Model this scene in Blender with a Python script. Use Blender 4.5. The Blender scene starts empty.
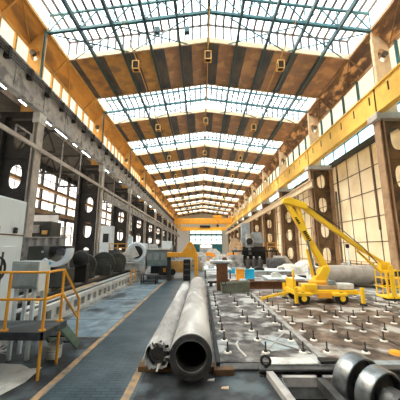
import bpy, bmesh, math, random
from mathutils import Vector, Matrix
random.seed(7)
C = bpy.context.scene.collection
PI = math.pi
SC = bpy.context.scene

# ------------------------------------------------------------------ materials
def mat(name, c1, c2=None, scale=3.0, rough=0.6, metal=0.0, lo=0.4, hi=0.65, bump=0.0, world=False,
        detail=6.0, c3=None, s3=0.7, stretch=None, spec=0.4):
    m = bpy.data.materials.new(name); m.use_nodes = True
    nt = m.node_tree; N = nt.nodes; L = nt.links
    b = N['Principled BSDF']
    b.inputs['Roughness'].default_value = rough; b.inputs['Metallic'].default_value = metal
    b.inputs['Specular IOR Level'].default_value = spec
    b.inputs['Base Color'].default_value = (*c1, 1)
    if c2 is None: return m
    if world:
        co = N.new('ShaderNodeNewGeometry').outputs['Position']
    else:
        co = N.new('ShaderNodeTexCoord').outputs['Object']
    if stretch:
        mp = N.new('ShaderNodeMapping'); mp.inputs['Scale'].default_value = stretch
        L.new(co, mp.inputs['Vector']); co = mp.outputs['Vector']
    n = N.new('ShaderNodeTexNoise'); n.inputs['Scale'].default_value = scale; n.inputs['Detail'].default_value = detail
    n.inputs['Roughness'].default_value = 0.65
    L.new(co, n.inputs['Vector'])
    r = N.new('ShaderNodeValToRGB')
    r.color_ramp.elements[0].position = lo; r.color_ramp.elements[1].position = hi
    r.color_ramp.elements[0].color = (*c1, 1); r.color_ramp.elements[1].color = (*c2, 1)
    L.new(n.outputs['Fac'], r.inputs['Fac'])
    out = r.outputs['Color']
    if c3:
        n3 = N.new('ShaderNodeTexNoise'); n3.inputs['Scale'].default_value = s3; n3.inputs['Detail'].default_value = 8
        L.new(co, n3.inputs['Vector'])
        r3 = N.new('ShaderNodeValToRGB'); r3.color_ramp.elements[0].position = .52; r3.color_ramp.elements[1].position = .62
        L.new(n3.outputs['Fac'], r3.inputs['Fac'])
        mx = N.new('ShaderNodeMixRGB'); mx.inputs['Color2'].default_value = (*c3, 1)
        L.new(r3.outputs['Color'], mx.inputs['Fac']); L.new(out, mx.inputs['Color1'])
        out = mx.outputs['Color']
    L.new(out, b.inputs['Base Color'])
    if bump:
        bp = N.new('ShaderNodeBump'); bp.inputs['Strength'].default_value = bump; bp.inputs['Distance'].default_value = .02
        L.new(n.outputs['Fac'], bp.inputs['Height']); L.new(bp.outputs['Normal'], b.inputs['Normal'])
    return m

def glass_mat(name, tint, gl=.06):
    m = bpy.data.materials.new(name); m.use_nodes = True
    nt = m.node_tree; N = nt.nodes; L = nt.links
    N.remove(N['Principled BSDF'])
    t = N.new('ShaderNodeBsdfTransparent'); t.inputs['Color'].default_value = (*tint, 1)
    g = N.new('ShaderNodeBsdfGlossy'); g.inputs['Roughness'].default_value = .1
    x = N.new('ShaderNodeMixShader'); x.inputs['Fac'].default_value = gl
    L.new(t.outputs[0], x.inputs[1]); L.new(g.outputs[0], x.inputs[2])
    L.new(x.outputs[0], N['Material Output'].inputs['Surface'])
    return m

def emit_mat(name, c, s):
    m = bpy.data.materials.new(name); m.use_nodes = True
    b = m.node_tree.nodes['Principled BSDF']
    b.inputs['Base Color'].default_value = (*c, 1)
    b.inputs['Emission Color'].default_value = (*c, 1); b.inputs['Emission Strength'].default_value = s
    return m

def block_mat(name, c1, c2, cm, sx, sy, dirt):
    m = mat(name, c1, c2, world=True)
    nt = m.node_tree; N = nt.nodes; L = nt.links; b = N['Principled BSDF']
    geo = N.new('ShaderNodeNewGeometry')
    br = N.new('ShaderNodeTexBrick'); br.inputs['Scale'].default_value = 1
    br.inputs['Brick Width'].default_value = sx; br.inputs['Row Height'].default_value = sy
    br.inputs['Mortar Size'].default_value = .012; br.inputs['Mortar Smooth'].default_value = .3
    br.inputs['Color1'].default_value = (*c1, 1); br.inputs['Color2'].default_value = (*c2, 1); br.inputs['Mortar'].default_value = (*cm, 1)
    L.new(geo.outputs['Position'], br.inputs['Vector'])
    n = N.new('ShaderNodeTexNoise'); n.inputs['Scale'].default_value = 1.1; n.inputs['Detail'].default_value = 8
    L.new(geo.outputs['Position'], n.inputs['Vector'])
    r = N.new('ShaderNodeValToRGB'); r.color_ramp.elements[0].position = .42; r.color_ramp.elements[1].position = .68
    L.new(n.outputs['Fac'], r.inputs['Fac'])
    mx = N.new('ShaderNodeMixRGB'); mx.inputs['Color2'].default_value = (*dirt, 1)
    ml = N.new('ShaderNodeMath'); ml.operation = 'MULTIPLY'; ml.inputs[1].default_value = .6
    L.new(r.outputs['Color'], ml.inputs[0]); L.new(ml.outputs[0], mx.inputs['Fac'])
    L.new(br.outputs['Color'], mx.inputs['Color1']); L.new(mx.outputs['Color'], b.inputs['Base Color'])
    b.inputs['Roughness'].default_value = .33; b.inputs['Specular IOR Level'].default_value = .55
    return m

M = dict(
    concrete=mat('concrete', (.16,.17,.18), (.42,.44,.45), 1.6, .5, world=True, c3=(.06,.062,.066), s3=.9),
    nearfloor=mat('dark_concrete', (.022,.025,.028), (.06,.07,.08), 2.2, .45, world=True, c3=(.10,.13,.15), s3=1.1),  # dark mottled colour for the near floor
    plates=mat('slab_floor', (.13,.20,.25), (.29,.38,.44), 1.8, .4, world=True, c3=(.06,.075,.09), s3=1.0, stretch=(1,.6,1)),
    blocks=block_mat('wood_block_floor', (.020,.052,.075), (.045,.092,.120), (.008,.012,.017), .26, .09, (.115,.165,.20)),
    paint_line=mat('worn_floor_paint', (.46,.30,.15), (.22,.19,.16), 4, .7, world=True, lo=.42, hi=.62),
    iron_plate=mat('stained_iron_plate', (.030,.028,.029), (.21,.195,.19), 2.3, .5, world=True, c3=(.50,.51,.52), s3=1.15, bump=.45, lo=.40, hi=.62),
    iron_plate2=mat('rusty_iron_plate', (.040,.030,.026), (.235,.17,.135), 2.2, .5, world=True, c3=(.45,.43,.41), s3=1.15, bump=.45, lo=.40, hi=.64),
    joint=mat('joint_steel', (.44,.44,.44), (.24,.23,.225), 3, .5, world=True),
    patch=mat('pale_patch', (.42,.50,.54), (.22,.25,.27), 3, .5, world=True),
    soffit=mat('lit_ochre_boards', (.80,.38,.085), (.50,.23,.06), 1.0, .75, world=True, c3=(.30,.15,.06), s3=.5, bump=.2, stretch=(1,.25,1)),  # ochre boards with the left side's light put into the colour
    soffit_shade=mat('shaded_stained_boards', (.14,.085,.06), (.30,.16,.085), 1.6, .75, world=True, c3=(.95,.55,.25), s3=1.5, bump=.2, stretch=(1,.4,1)),  # stains, with the right side's shade and bright patches put into the colour
    band=mat('roof_boards', (.46,.24,.125), (.31,.195,.135), 1.6, .8, world=True, c3=(.58,.33,.17), s3=.9, bump=.15),
    cream=mat('cream_paint', (.72,.55,.36), (.55,.40,.26), 2, .6, world=True),
    teal=mat('teal_steel', (.022,.13,.16), (.03,.075,.09), 2, .5),
    purlin=mat('blue_grey_steel', (.035,.10,.125), (.06,.075,.085), 2, .6),
    bar=mat('glazing_bar', (.07,.065,.065)),
    ochre=mat('ochre_steel', (.80,.47,.14), (.62,.34,.10), 1.5, .6, world=True),
    yellow=mat('crane_yellow', (.86,.53,.11), (.70,.40,.09), 1.2, .5, world=True, lo=.45, hi=.75),
    slot=mat('slot_dark', (.05,.035,.025), rough=.9, spec=.1),
    gr_steel=mat('grey_steel', (.50,.48,.47), (.30,.29,.285), 1.6, .6, world=True, c3=(.20,.19,.185), s3=1.5),
    dk_steel=mat('dark_steel', (.022,.021,.021), (.042,.038,.036), 2, .65),
    black=mat('black_paint', (.012,.012,.013), (.025,.024,.024), 4, .5),
    beige_steel=mat('beige_flange', (.56,.51,.46), (.38,.34,.31), 1.5, .6, world=True),
    brown_steel=mat('brown_web', (.20,.115,.055), (.11,.065,.035), 1.0, .65, world=True, c3=(.07,.045,.03), s3=.7),
    brown_flange=mat('brown_flange', (.42,.26,.15), (.26,.15,.085), 1.2, .65, world=True),
    wallp=mat('cream_panel', (.95,.80,.57), (.86,.66,.42), .35, .75, world=True, lo=.35, hi=.7, c3=(.72,.53,.31), s3=.25),
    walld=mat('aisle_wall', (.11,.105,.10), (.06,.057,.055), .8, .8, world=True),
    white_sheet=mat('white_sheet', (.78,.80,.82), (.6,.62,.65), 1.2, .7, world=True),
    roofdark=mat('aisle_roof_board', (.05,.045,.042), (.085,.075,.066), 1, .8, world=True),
    glass=glass_mat('clear_glass', (.96,.99,1)),
    glass_blue=glass_mat('blue_glass', (.6,.76,.8)),
    white_paint=mat('white_paint', (.74,.83,.90), (.62,.71,.78), 1.5, .5, lo=.5, hi=.8),
    offwhite=mat('offwhite_paint', (.70,.70,.68), (.42,.41,.39), 3, .55, world=True, lo=.45, hi=.7),
    panes_warm=glass_mat('warm_pane', (.55,.51,.43)),
    milky=glass_mat('milky_pane', (.6,.61,.63)), far_pane=glass_mat('far_pane', (.5,.62,.66)),
    shade_stripe=mat('roof_shade_stripe', (.075,.08,.092), (.17,.13,.105), 1.2, .8, world=True, stretch=(1,.4,1)),  # roof shade beside the purlins, put into a stripe colour
    crane_o=mat('crane_orange', (1.0,.48,.05), (.85,.38,.04), 1.2, .5),
    pale_floor=mat('pale_dusty_floor', (.30,.30,.30), (.72,.73,.74), .9, .5, world=True, lo=.35, hi=.6, c3=(.16,.15,.145), s3=.8),
    band_warm_light=mat('warm_lit_roof_boards', (.70,.36,.11), (.52,.27,.10), 1.4, .8, world=True, c3=(.38,.21,.10), s3=.8),  # warm light on the left roof bands, put into the board colour
    cabinet=mat('grey_cabinet', (.36,.42,.45), (.27,.32,.34), 5, .5),
    rail_y=mat('handrail_yellow', (.86,.40,.035), (.70,.28,.03), 6, .45, lo=.5, hi=.75),
    lift_y=mat('lift_yellow', (.95,.60,.03), (.86,.49,.02), 3, .4, lo=.5, hi=.8),
    pipe=mat('pale_pipe', (.50,.485,.475), (.27,.26,.255), 2.2, .5, world=True, c3=(.70,.695,.69), s3=1.1, stretch=(1.6,.45,1.6)),
    pipe_dark=mat('pipe_bore', (.05,.047,.044), (.13,.12,.11), 3, .5),
    pipe_rim=mat('pipe_rim', (.075,.07,.068), (.03,.028,.028), 5, .45),
    timber=mat('timber', (.20,.11,.055), (.11,.06,.03), 4, .8, stretch=(1,4,4)),
    rust=mat('rust', (.12,.05,.025), (.19,.085,.04), 3, .8, bump=.3),
    olive=mat('olive_box', (.20,.215,.165), (.13,.14,.105), 2, .6),
    orange=mat('orange_plastic', (.92,.40,.03), (.8,.3,.02), 3, .5),
    blue=mat('blue_plastic', (.02,.48,.78), (.015,.38,.66), 3, .5),
    steel=mat('polished_steel', (.34,.36,.38), (.13,.14,.15), 3, .36, metal=.8),
    steel_d=mat('dull_steel', (.13,.13,.135), (.06,.06,.062), 4, .45, metal=.5),
    washer=mat('pale_washer', (.88,.85,.80), (.62,.58,.54), 12, .6),
    stud=mat('dark_stud', (.05,.045,.042)),
    rubber=mat('rubber', (.018,.018,.018)),
    green_grey=mat('green_grey_machine', (.235,.285,.285), (.16,.20,.20), 2, .45),
    dk_green=mat('dark_green_machine', (.042,.045,.040), (.072,.074,.066), 1.5, .5, world=True),
    blue_grey=mat('blue_grey_machine', (.36,.40,.43), (.25,.28,.30), 1.5, .45, world=True),
    tarp=mat('grey_tarp', (.40,.37,.345), (.26,.235,.215), 2, .8),
    teal_door=mat('teal_door', (.035,.17,.21), (.05,.21,.25), .6, .5, world=True),
    green_paint=mat('green_paint', (.20,.29,.235), (.13,.2,.16), 4, .5),
    lamp_white=emit_mat('tube_light', (.82,.97,1), 9.0),
    lens=emit_mat('green_lamp', (.4,1,.55), 3.0),
    cardboard=mat('pale_brown_casing', (.50,.37,.25), (.36,.26,.17), 2, .7),
)

# ------------------------------------------------------------------ mesh builder
class MB:
    def __init__(s): s.bm = bmesh.new()
    def box(s, x0, x1, y0, y1, z0, z1):
        v = [s.bm.verts.new((x, y, z)) for z in (z0, z1) for y in (y0, y1) for x in (x0, x1)]
        for f in ((0,2,3,1),(4,5,7,6),(0,1,5,4),(2,6,7,3),(0,4,6,2),(1,3,7,5)): s.bm.faces.new([v[i] for i in f])
        return s
    def hexa(s, pts):
        v = [s.bm.verts.new(p) for p in pts]
        for f in ((0,3,2,1),(4,5,6,7),(0,1,5,4),(1,2,6,5),(2,3,7,6),(3,0,4,7)): s.bm.faces.new([v[i] for i in f])
        return s
    def bar(s, p, q, w, h, up=(0,0,1)):
        p, q = Vector(p), Vector(q); d = (q-p).normalized(); u = Vector(up)
        if abs(d.dot(u)) > .98: u = Vector((0,1,0))
        r = d.cross(u).normalized(); u = r.cross(d).normalized()
        r *= w/2; u *= h/2
        return s.hexa([p-r-u, p+r-u, p+r+u, p-r+u, q-r-u, q+r-u, q+r+u, q-r+u])
    def taper(s, p, q, w0, h0, w1, h1, up=(0,0,1)):
        p, q = Vector(p), Vector(q); d = (q-p).normalized(); u = Vector(up)
        if abs(d.dot(u)) > .98: u = Vector((0,1,0))
        r = d.cross(u).normalized(); u = r.cross(d).normalized()
        return s.hexa([p-r*w0/2-u*h0/2, p+r*w0/2-u*h0/2, p+r*w0/2+u*h0/2, p-r*w0/2+u*h0/2,
                       q-r*w1/2-u*h1/2, q+r*w1/2-u*h1/2, q+r*w1/2+u*h1/2, q-r*w1/2+u*h1/2])
    def ibeam(s, p, q, w, h, t=.03):
        p, q = Vector(p), Vector(q); z = Vector((0,0,h/2-t/2))
        s.bar(p+z, q+z, w, t); s.bar(p-z, q-z, w, t); s.bar(p, q, t, h-2*t); return s
    def tube(s, p, q, r, n=12, r2=None):
        return s.lathe(p, Vector(q)-Vector(p), [(0, 0), (0, r), ((Vector(q)-Vector(p)).length, r if r2 is None else r2), ((Vector(q)-Vector(p)).length, 0)], n)
    def path(s, pts, r, n=8):
        for a, b in zip(pts, pts[1:]): s.tube(a, b, r, n)
        return s
    def lathe(s, c, axis, prof, n=24, a0=0, a1=2*PI):
        c = Vector(c); d = Vector(axis).normalized(); u = Vector((0,0,1))
        if abs(d.dot(u)) > .95: u = Vector((1,0,0))
        r = d.cross(u).normalized(); u = r.cross(d).normalized()
        full = abs(a1-a0-2*PI) < 1e-6; k = n if full else n+1
        rings = []
        for t, rad in prof:
            if rad < 1e-6: rings.append([s.bm.verts.new(c+d*t)]); continue
            rings.append([s.bm.verts.new(c+d*t+(r*math.cos(a0+(a1-a0)*i/n)+u*math.sin(a0+(a1-a0)*i/n))*rad) for i in range(k)])
        for A, B in zip(rings, rings[1:]):
            for i in range(n):
                j = (i+1) % k
                if len(A) == 1 and len(B) == 1: continue
                if len(A) == 1: fs = [A[0], B[j], B[i]]
                elif len(B) == 1: fs = [A[i], A[j], B[0]]
                else: fs = [A[i], A[j], B[j], B[i]]
                try: s.bm.faces.new(fs)
                except ValueError: pass
        return s
    def ring(s, c, axis, ri, ro, w, n=32, a0=0, a1=2*PI):
        return s.lathe(c, axis, [(-w/2, ri), (-w/2, ro), (w/2, ro), (w/2, ri), (-w/2, ri)], n, a0, a1)
    def torus(s, c, axis, R, r, n=24, m=8):
        return s.lathe(c, axis, [(r*math.sin(2*PI*i/m), R+r*math.cos(2*PI*i/m)) for i in range(m+1)], n)
    def prism(s, poly, axis, a, b):            # poly in the two other axes, extruded along axis from a to b
        def P(u, v, w): return {'x': (w,u,v), 'y': (u,w,v), 'z': (u,v,w)}[axis]
        A = [s.bm.verts.new(P(u, v, a)) for u, v in poly]; B = [s.bm.verts.new(P(u, v, b)) for u, v in poly]
        s.bm.faces.new(A[::-1]); s.bm.faces.new(B)
        n = len(poly)
        for i in range(n): s.bm.faces.new([A[i], A[(i+1)%n], B[(i+1)%n], B[i]])
        return s
    def holed(s, x0, x1, z0, z1, y0, y1, cx, cz, rx, rz, n=28):   # plate in XZ with one oval opening
        inn, out = [], []
        for i in range(n):
            a = 2*PI*i/n+PI/n; ca, sa = math.cos(a), math.sin(a)
            e = 2.6; k = (abs(ca)**e+abs(sa)**e)**(-1/e)
            inn.append((cx+rx*ca*k, cz+rz*sa*k))
            dx, dz = rx*ca*k, rz*sa*k
            tx = ((x1-cx)/dx if dx > 0 else (x0-cx)/dx) if abs(dx) > 1e-9 else 1e9
            tz = ((z1-cz)/dz if dz > 0 else (z0-cz)/dz) if abs(dz) > 1e-9 else 1e9
            t = min(tx, tz); out.append([cx+dx*t, cz+dz*t])
        for X, Z in ((x0,z0),(x0,z1),(x1,z0),(x1,z1)):
            i = min(range(n), key=lambda q: (out[q][0]-X)**2+(out[q][1]-Z)**2); out[i] = [X, Z]
        V = [[s.bm.verts.new((x, y, z)) for x, z in L] for y in (y0, y1) for L in (inn, out)]
        for i in range(n):
            j = (i+1) % n
            s.bm.faces.new([V[0][i], V[0][j], V[1][j], V[1][i]]); s.bm.faces.new([V[2][i], V[3][i], V[3][j], V[2][j]])
            s.bm.faces.new([V[0][i], V[2][i], V[2][j], V[0][j]]); s.bm.faces.new([V[1][i], V[1][j], V[3][j], V[3][i]])
        return s
    def build(s, name, m, parent=None, bevel=0, smooth=True):
        bm = s.bm
        bmesh.ops.recalc_face_normals(bm, faces=bm.faces[:])
        if parent is None:
            xs = [v.co for v in bm.verts]
            o0 = Vector(((min(v.x for v in xs)+max(v.x for v in xs))/2, (min(v.y for v in xs)+max(v.y for v in xs))/2, min(v.z for v in xs)))
        else:
            r = parent
            o0 = Vector((0,0,0))
            while r: o0 = o0+r.location; r = r.parent
        bmesh.ops.translate(bm, vec=-o0, verts=bm.verts[:])
        me = bpy.data.meshes.new(name); bm.to_mesh(me); bm.free()
        me.materials.append(m)
        if smooth:
            me.polygons.foreach_set('use_smooth', [True]*len(me.polygons)); me.set_sharp_from_angle(angle=math.radians(35))
        o = bpy.data.objects.new(name, me); C.objects.link(o)
        if parent is None: o.location = o0
        else: o.parent = parent
        if bevel:
            b = o.modifiers.new('bevel', 'BEVEL'); b.width = bevel; b.segments = 2; b.limit_method = 'ANGLE'
        return o

def tag(o, label, cat, group=None):
    o['label'] = label; o['category'] = cat
    if group: o['group'] = group
    return o
def thing(name, label, cat, loc=(0,0,0), group=None):
    o = bpy.data.objects.new(name, None); C.objects.link(o); o.location = loc; o.empty_display_size = .2
    return tag(o, label, cat, group)
def struct(name, mb, m, **k):
    o = mb.build(name, m, None, **k); o['kind'] = 'structure'; return o
def copy_tree(o, loc=None, label=None, parent=None):
    c = o.copy(); C.objects.link(c); c.parent = parent
    if loc is not None: c.location = loc
    if label: c['label'] = label
    for ch in list(o.children): copy_tree(ch, None, None, c)
    return c
ORD = ['nearest','second','third','fourth','fifth','sixth','seventh','eighth','ninth','tenth','eleventh','twelfth','thirteenth','fourteenth','fifteenth']

# ------------------------------------------------------------------ hall dimensions
CX, B, Y0, NF = .55, 11.1, 16.0, 10          # hall axis, bay, first frame, frames
YF, YB = 126.0, -9.0                         # far wall, back wall
HW = 11.35
def zr(x): return 19.1-abs(x-CX)/HW*1.65
FR = [Y0+B*k for k in range(NF)]

# camera
cam = bpy.data.cameras.new('camera'); cam.sensor_width = 36; cam.lens = 36*262/400; cam.clip_end = 500
co = bpy.data.objects.new('camera', cam); C.objects.link(co); SC.camera = co
co.location = (0, 0, 2.4)
co.rotation_euler = (PI/2+math.atan(48/262), 0, math.atan(1.5/266))

# ------------------------------------------------------------------ floor
PX0, PX1, PY0, PY1 = 1.50, 6.2, 2.4, 5.35      # machine pit in the near right floor
f = MB()
f.box(-17, PX0, YB, YF, -.3, 0); f.box(PX1, 14.2, YB, YF, -.3, 0)
f.box(PX0, PX1, YB, PY0, -.3, 0); f.box(PX0, PX1, PY1, YF, -.3, 0)
struct('floor', f, M['concrete'], smooth=False)
struct('floor_pit', MB().box(PX0-.1, PX0, PY0-.1, PY1+.1, -.9, -.301).box(PX1, PX1+.1, PY0-.1, PY1+.1, -.9, -.301)
       .box(PX0, PX1, PY0-.1, PY0, -.9, -.301).box(PX0, PX1, PY1, PY1+.1, -.9, -.301).box(PX0, PX1, PY0, PY1, -1, -.9), M['black'], smooth=False)
struct('floor_lane', MB().box(-2.60, .28, 3.0, 60, 0, .008), M['blocks'], smooth=False)
sl = MB()
y = 7.75
while y < 34:
    sl.box(-4.55, -2.76, y+.03, y+1.72, 0, .006); y += 1.75
struct('floor_slab', sl, M['plates'], smooth=False)
struct('floor_apron', MB().box(-6.5, -2.76, 2.5, 7.7, 0, .005), M['nearfloor'], smooth=False)
struct('floor_apron_right', MB().box(-1.1, 1.48, 2.5, 5.78, .008, .012), M['nearfloor'], smooth=False)
struct('trim_1', MB().box(-2.75, -2.62, 2.5, 60, .004, .012), M['paint_line'], smooth=False)
struct('trim_2', MB().box(-1.30, -1.16, 2.5, 7.5, .008, .0125), M['paint_line'], smooth=False)

struct('floor_bay', MB().box(.45, 13.9, 17.8, 70, 0, .004), M['pale_floor'], smooth=False)
# cast iron clamping plates
ZP = .04
pl = [('stained cast iron floor plate with bolts, right beside the two large pipes', .40, 2.55, 'iron_plate'),
      ('brown stained cast iron floor plate, second over from the large pipes', 2.74, 4.80, 'iron_plate2'),
      ('cast iron floor plate reaching under the yellow boom lift', 4.88, 7.1, 'iron_plate2'),
      ('cast iron floor plate lying under the yellow work basket', 7.18, 9.4, 'iron_plate'),
      ('rightmost cast iron floor plate beside the cream wall', 9.48, 11.3, 'iron_plate')]
for lab, a, b, m in pl:
    tag(MB().box(a, b, 6.05, 15.4, 0.0005, ZP).build('floor_plate', M[m], smooth=False), lab, 'floor plate', 'clamping floor plates')
tag(MB().box(2.57, 2.72, 6.0, 14.6, 0, .055).build('joint_strip', M['joint'], smooth=False), 'pale flat steel strip running between two floor plates away from the camera', 'steel strip')
tag(MB().box(.30, .38, 5.9, 17, 0.009, .09).build('edge_rail', M['black'], smooth=False), 'black edge rail along the floor plates beside the thick pipe', 'rail')
# pale patches and crossing flat bars lying on the plates
tag(MB().prism([(1.62,6.62),(2.35,6.85),(2.42,7.35),(1.95,7.7),(1.5,7.25)], 'z', ZP, ZP+.004).build('worn_sheet', M['patch'], smooth=False), 'thin bluish sheet lying under the crossed flat bars', 'metal sheet')
tag(MB().bar((1.32,6.35,ZP+.012),(2.30,7.95,ZP+.012),.06,.012).build('flat_bar', M['joint']), 'flat bar lying on the stained plate, slanting away to the right', 'flat bar', 'crossed flat bars')
tag(MB().bar((2.46,6.45,ZP+.03),(1.55,7.55,ZP+.03),.06,.012).build('flat_bar', M['joint']), 'flat bar lying on the stained plate, crossing slanting away to the left', 'flat bar', 'crossed flat bars')
tag(MB().path([(.98,6.25,ZP+.02),(.88,6.7,ZP+.02),(.86,7.05,ZP+.02),(.92,7.2,ZP+.02)], .025).build('bent_strap', M['offwhite']), 'bent pale strap lying among the bolts beside the black edge rail', 'strap')

# clamping bolts
bolt = thing('clamping_bolt', 'x', 'bolt', (0,0,ZP), 'clamping bolts standing on the floor plates')
MB().lathe((0,0,ZP), (0,0,1), [(0,0),(0,.095),(.02,.09),(.03,.03),(.03,0)], 14).build('washer', M['washer'], bolt)
MB().tube((0,0,ZP+.03), (0,0,ZP+.235), .018, 8).build('stud', M['stud'], bolt)
MB().lathe((0,0,ZP+.03), (0,0,1), [(0,0),(0,.045),(.04,.045),(.04,0)], 6).build('nut', M['stud'], bolt)
cols = [.61, 1.46, 2.33, 2.91, 3.79, 4.67, 5.28, 6.13, 6.98, 7.6, 8.45, 9.2, 9.9, 10.75]
rows = [6.56+.79*i for i in range(11)]
first = True
for ri, y in enumerate(rows):
    n = 0
    for x in cols:
        if x > y*.745-.1: continue
        if 3.9 < x < 7.1 and 11.2 < y < 13.4: continue
        if 8.0 < x < 9.8 and 12.2 < y < 13.8: continue
        if x < 4.2 and 2.4 < x and 12.4 < y < 13.0: continue
        if ri == 0 and x == 4.67: continue
        if ri in (5, 8) and x in (1.46, 3.79): continue
        if ri == 10 and x < 3: continue
        n += 1
        lab = 'upright bolt on pale washer, %s from left in the %s row of floor bolts' % ('first' if n == 1 else ORD[n-1], ORD[ri])
        p = (x+random.uniform(-.03,.03), y+random.uniform(-.03,.03), ZP)
        if first: bolt.location = p; bolt['label'] = lab; first = False
        else: copy_tree(bolt, p, lab)

# ------------------------------------------------------------------ roof
def slope_box(mb, y0, y1, dz0, dz1, hw=HW):
    for s in (-1, 1):
        xa, xb = CX, CX+s*hw
        mb.hexa([(xa,y0,zr(xa)+dz0),(xb,y0,zr(xb)+dz0),(xb,y1,zr(xb)+dz0),(xa,y1,zr(xa)+dz0),
                 (xa,y0,zr(xa)+dz1),(xb,y0,zr(xb)+dz1),(xb,y1,zr(xb)+dz1),(xa,y1,zr(xa)+dz1)])
SK = 2.8
FRB = [Y0-2*B, Y0-B]+FR
c = MB(); e = MB()
for i, y in enumerate(FRB):
    ya = y+SK; yb = (FRB[i+1]-SK) if i+1 < len(FRB) else YF
    slope_box(c, ya, yb, 0, .2)
    slope_box(e, ya-.12, ya, -.16, .25); slope_box(e, yb, yb+.12, -.16, .25)
slope_box(c, YB, FRB[0]-SK, 0, .2)
struct('ceiling', c, M['band'], smooth=False)
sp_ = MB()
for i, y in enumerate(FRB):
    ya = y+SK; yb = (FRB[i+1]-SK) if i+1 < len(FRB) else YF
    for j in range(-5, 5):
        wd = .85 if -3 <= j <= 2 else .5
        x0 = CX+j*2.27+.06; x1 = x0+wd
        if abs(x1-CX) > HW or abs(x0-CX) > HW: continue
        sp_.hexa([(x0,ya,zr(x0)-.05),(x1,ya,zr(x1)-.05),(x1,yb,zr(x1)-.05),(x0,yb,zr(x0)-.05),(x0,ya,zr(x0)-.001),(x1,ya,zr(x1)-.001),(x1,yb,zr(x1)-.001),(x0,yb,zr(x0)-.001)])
bl = MB()
for i, y in enumerate(FRB):
    ya = y+SK+.01; yb = ((FRB[i+1]-SK) if i+1 < len(FRB) else YF)-.01
    x0, x1 = CX-HW+.05, CX-2*2.27+.06
    bl.hexa([(x0,ya,zr(x0)-.03),(x1,ya,zr(x1)-.03),(x1,yb,zr(x1)-.03),(x0,yb,zr(x0)-.03),(x0,ya,zr(x0)-.001),(x1,ya,zr(x1)-.001),(x1,yb,zr(x1)-.001),(x0,yb,zr(x0)-.001)])
struct('ceiling_warm_lit_boards', bl, M['band_warm_light'], smooth=False)
struct('ceiling_shade_stripe', sp_, M['shade_stripe'], smooth=False)
struct('trim_3', e, M['cream'], smooth=False)
# inclined soffits, eaves
SZ0, SZ1 = 17.45, 16.15
so = {}
for s, nm, mm in ((-1,'ceiling_left','soffit'), (1,'ceiling_right','soffit_shade')):
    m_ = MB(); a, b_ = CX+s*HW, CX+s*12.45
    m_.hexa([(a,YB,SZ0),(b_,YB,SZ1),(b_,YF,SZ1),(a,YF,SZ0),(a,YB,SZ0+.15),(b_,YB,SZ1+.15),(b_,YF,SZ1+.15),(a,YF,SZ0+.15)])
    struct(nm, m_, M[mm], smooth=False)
    t_ = MB()
    t_.bar((a,YB,SZ0-.02),(a,YF,SZ0-.02),.16,.24); t_.bar((b_,YB,SZ1-.05),(b_,YF,SZ1-.05),.12,.2)
    y = Y0-B+B/4
    while y < YF:
        t_.bar((a,y,SZ0-.06),(b_,y,SZ1-.06),.1,.12)
        t_.bar((a,y,SZ0-.05),(b_,y+B/4,SZ1-.05),.06,.06)
        y += B/2
    struct('trim_4' if s < 0 else 'trim_5', t_, M['ochre'] if s < 0 else M['brown_flange'], smooth=False)
# skylights: raised glazed lanterns
for k, y in enumerate(FRB):
    fr = MB(); LH = 1.5
    for dy in (-SK+.05, SK-.05):
        for s in (-1, 1):
            fr.bar((CX,y+dy,zr(CX)+LH),(CX+s*HW,y+dy,zr(CX+s*HW)+LH),.1,.14)
        n = 36
        for i in range(n+1):
            x = CX-HW+2*HW*i/n
            fr.bar((x,y+dy,zr(x)+.2),(x,y+dy,zr(x)+LH),.14,.11)
    for i in range(37):
        x = CX-HW+2*HW*i/36
        fr.bar((x,y-SK,zr(x)+LH),(x,y+SK,zr(x)+LH),.16,.12)
    w = struct('window_%d' % (k+1), fr, M['bar'], smooth=False)
    g = MB(); slope_box(g, y-SK, y+SK, LH+.06, LH+.08)
    for dy in (-SK, SK):
        for s in (-1, 1):
            xa, xb = CX, CX+s*HW
            g.hexa([(xa,y+dy-.01,zr(xa)+.2),(xb,y+dy-.01,zr(xb)+.2),(xb,y+dy+.01,zr(xb)+.2),(xa,y+dy+.01,zr(xa)+.2),
                    (xa,y+dy-.01,zr(xa)+LH),(xb,y+dy-.01,zr(xb)+LH),(xb,y+dy+.01,zr(xb)+LH),(xa,y+dy+.01,zr(xa)+LH)])
    for s in (-1, 1):
        x = CX+s*HW; g.box(x-.01, x+.01, y-SK, y+SK, zr(x)+.15, zr(x)+LH)
    g.build('skylight_glass', M['glass'], w, smooth=False)
# purlins
for j in range(-4, 5):
    x = CX+j*2.27
    lab = ('dark steel roof purlin running along the ridge' if j == 0 else
           '%s dark roof purlin to the %s of the ridge, running the length of the hall' % (['first','second','third','fourth'][abs(j)-1], 'left' if j < 0 else 'right'))
    p = MB().box(x-.04, x+.04, YB, YF-.02, zr(x)-.40, zr(x)-.01).box(x-.085, x+.085, YB, YF-.02, zr(x)-.43, zr(x)-.39)
    tag(p.build('roof_purlin', M['purlin'], smooth=False), lab, 'roof beam', 'purlins of the hall roof')
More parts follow.
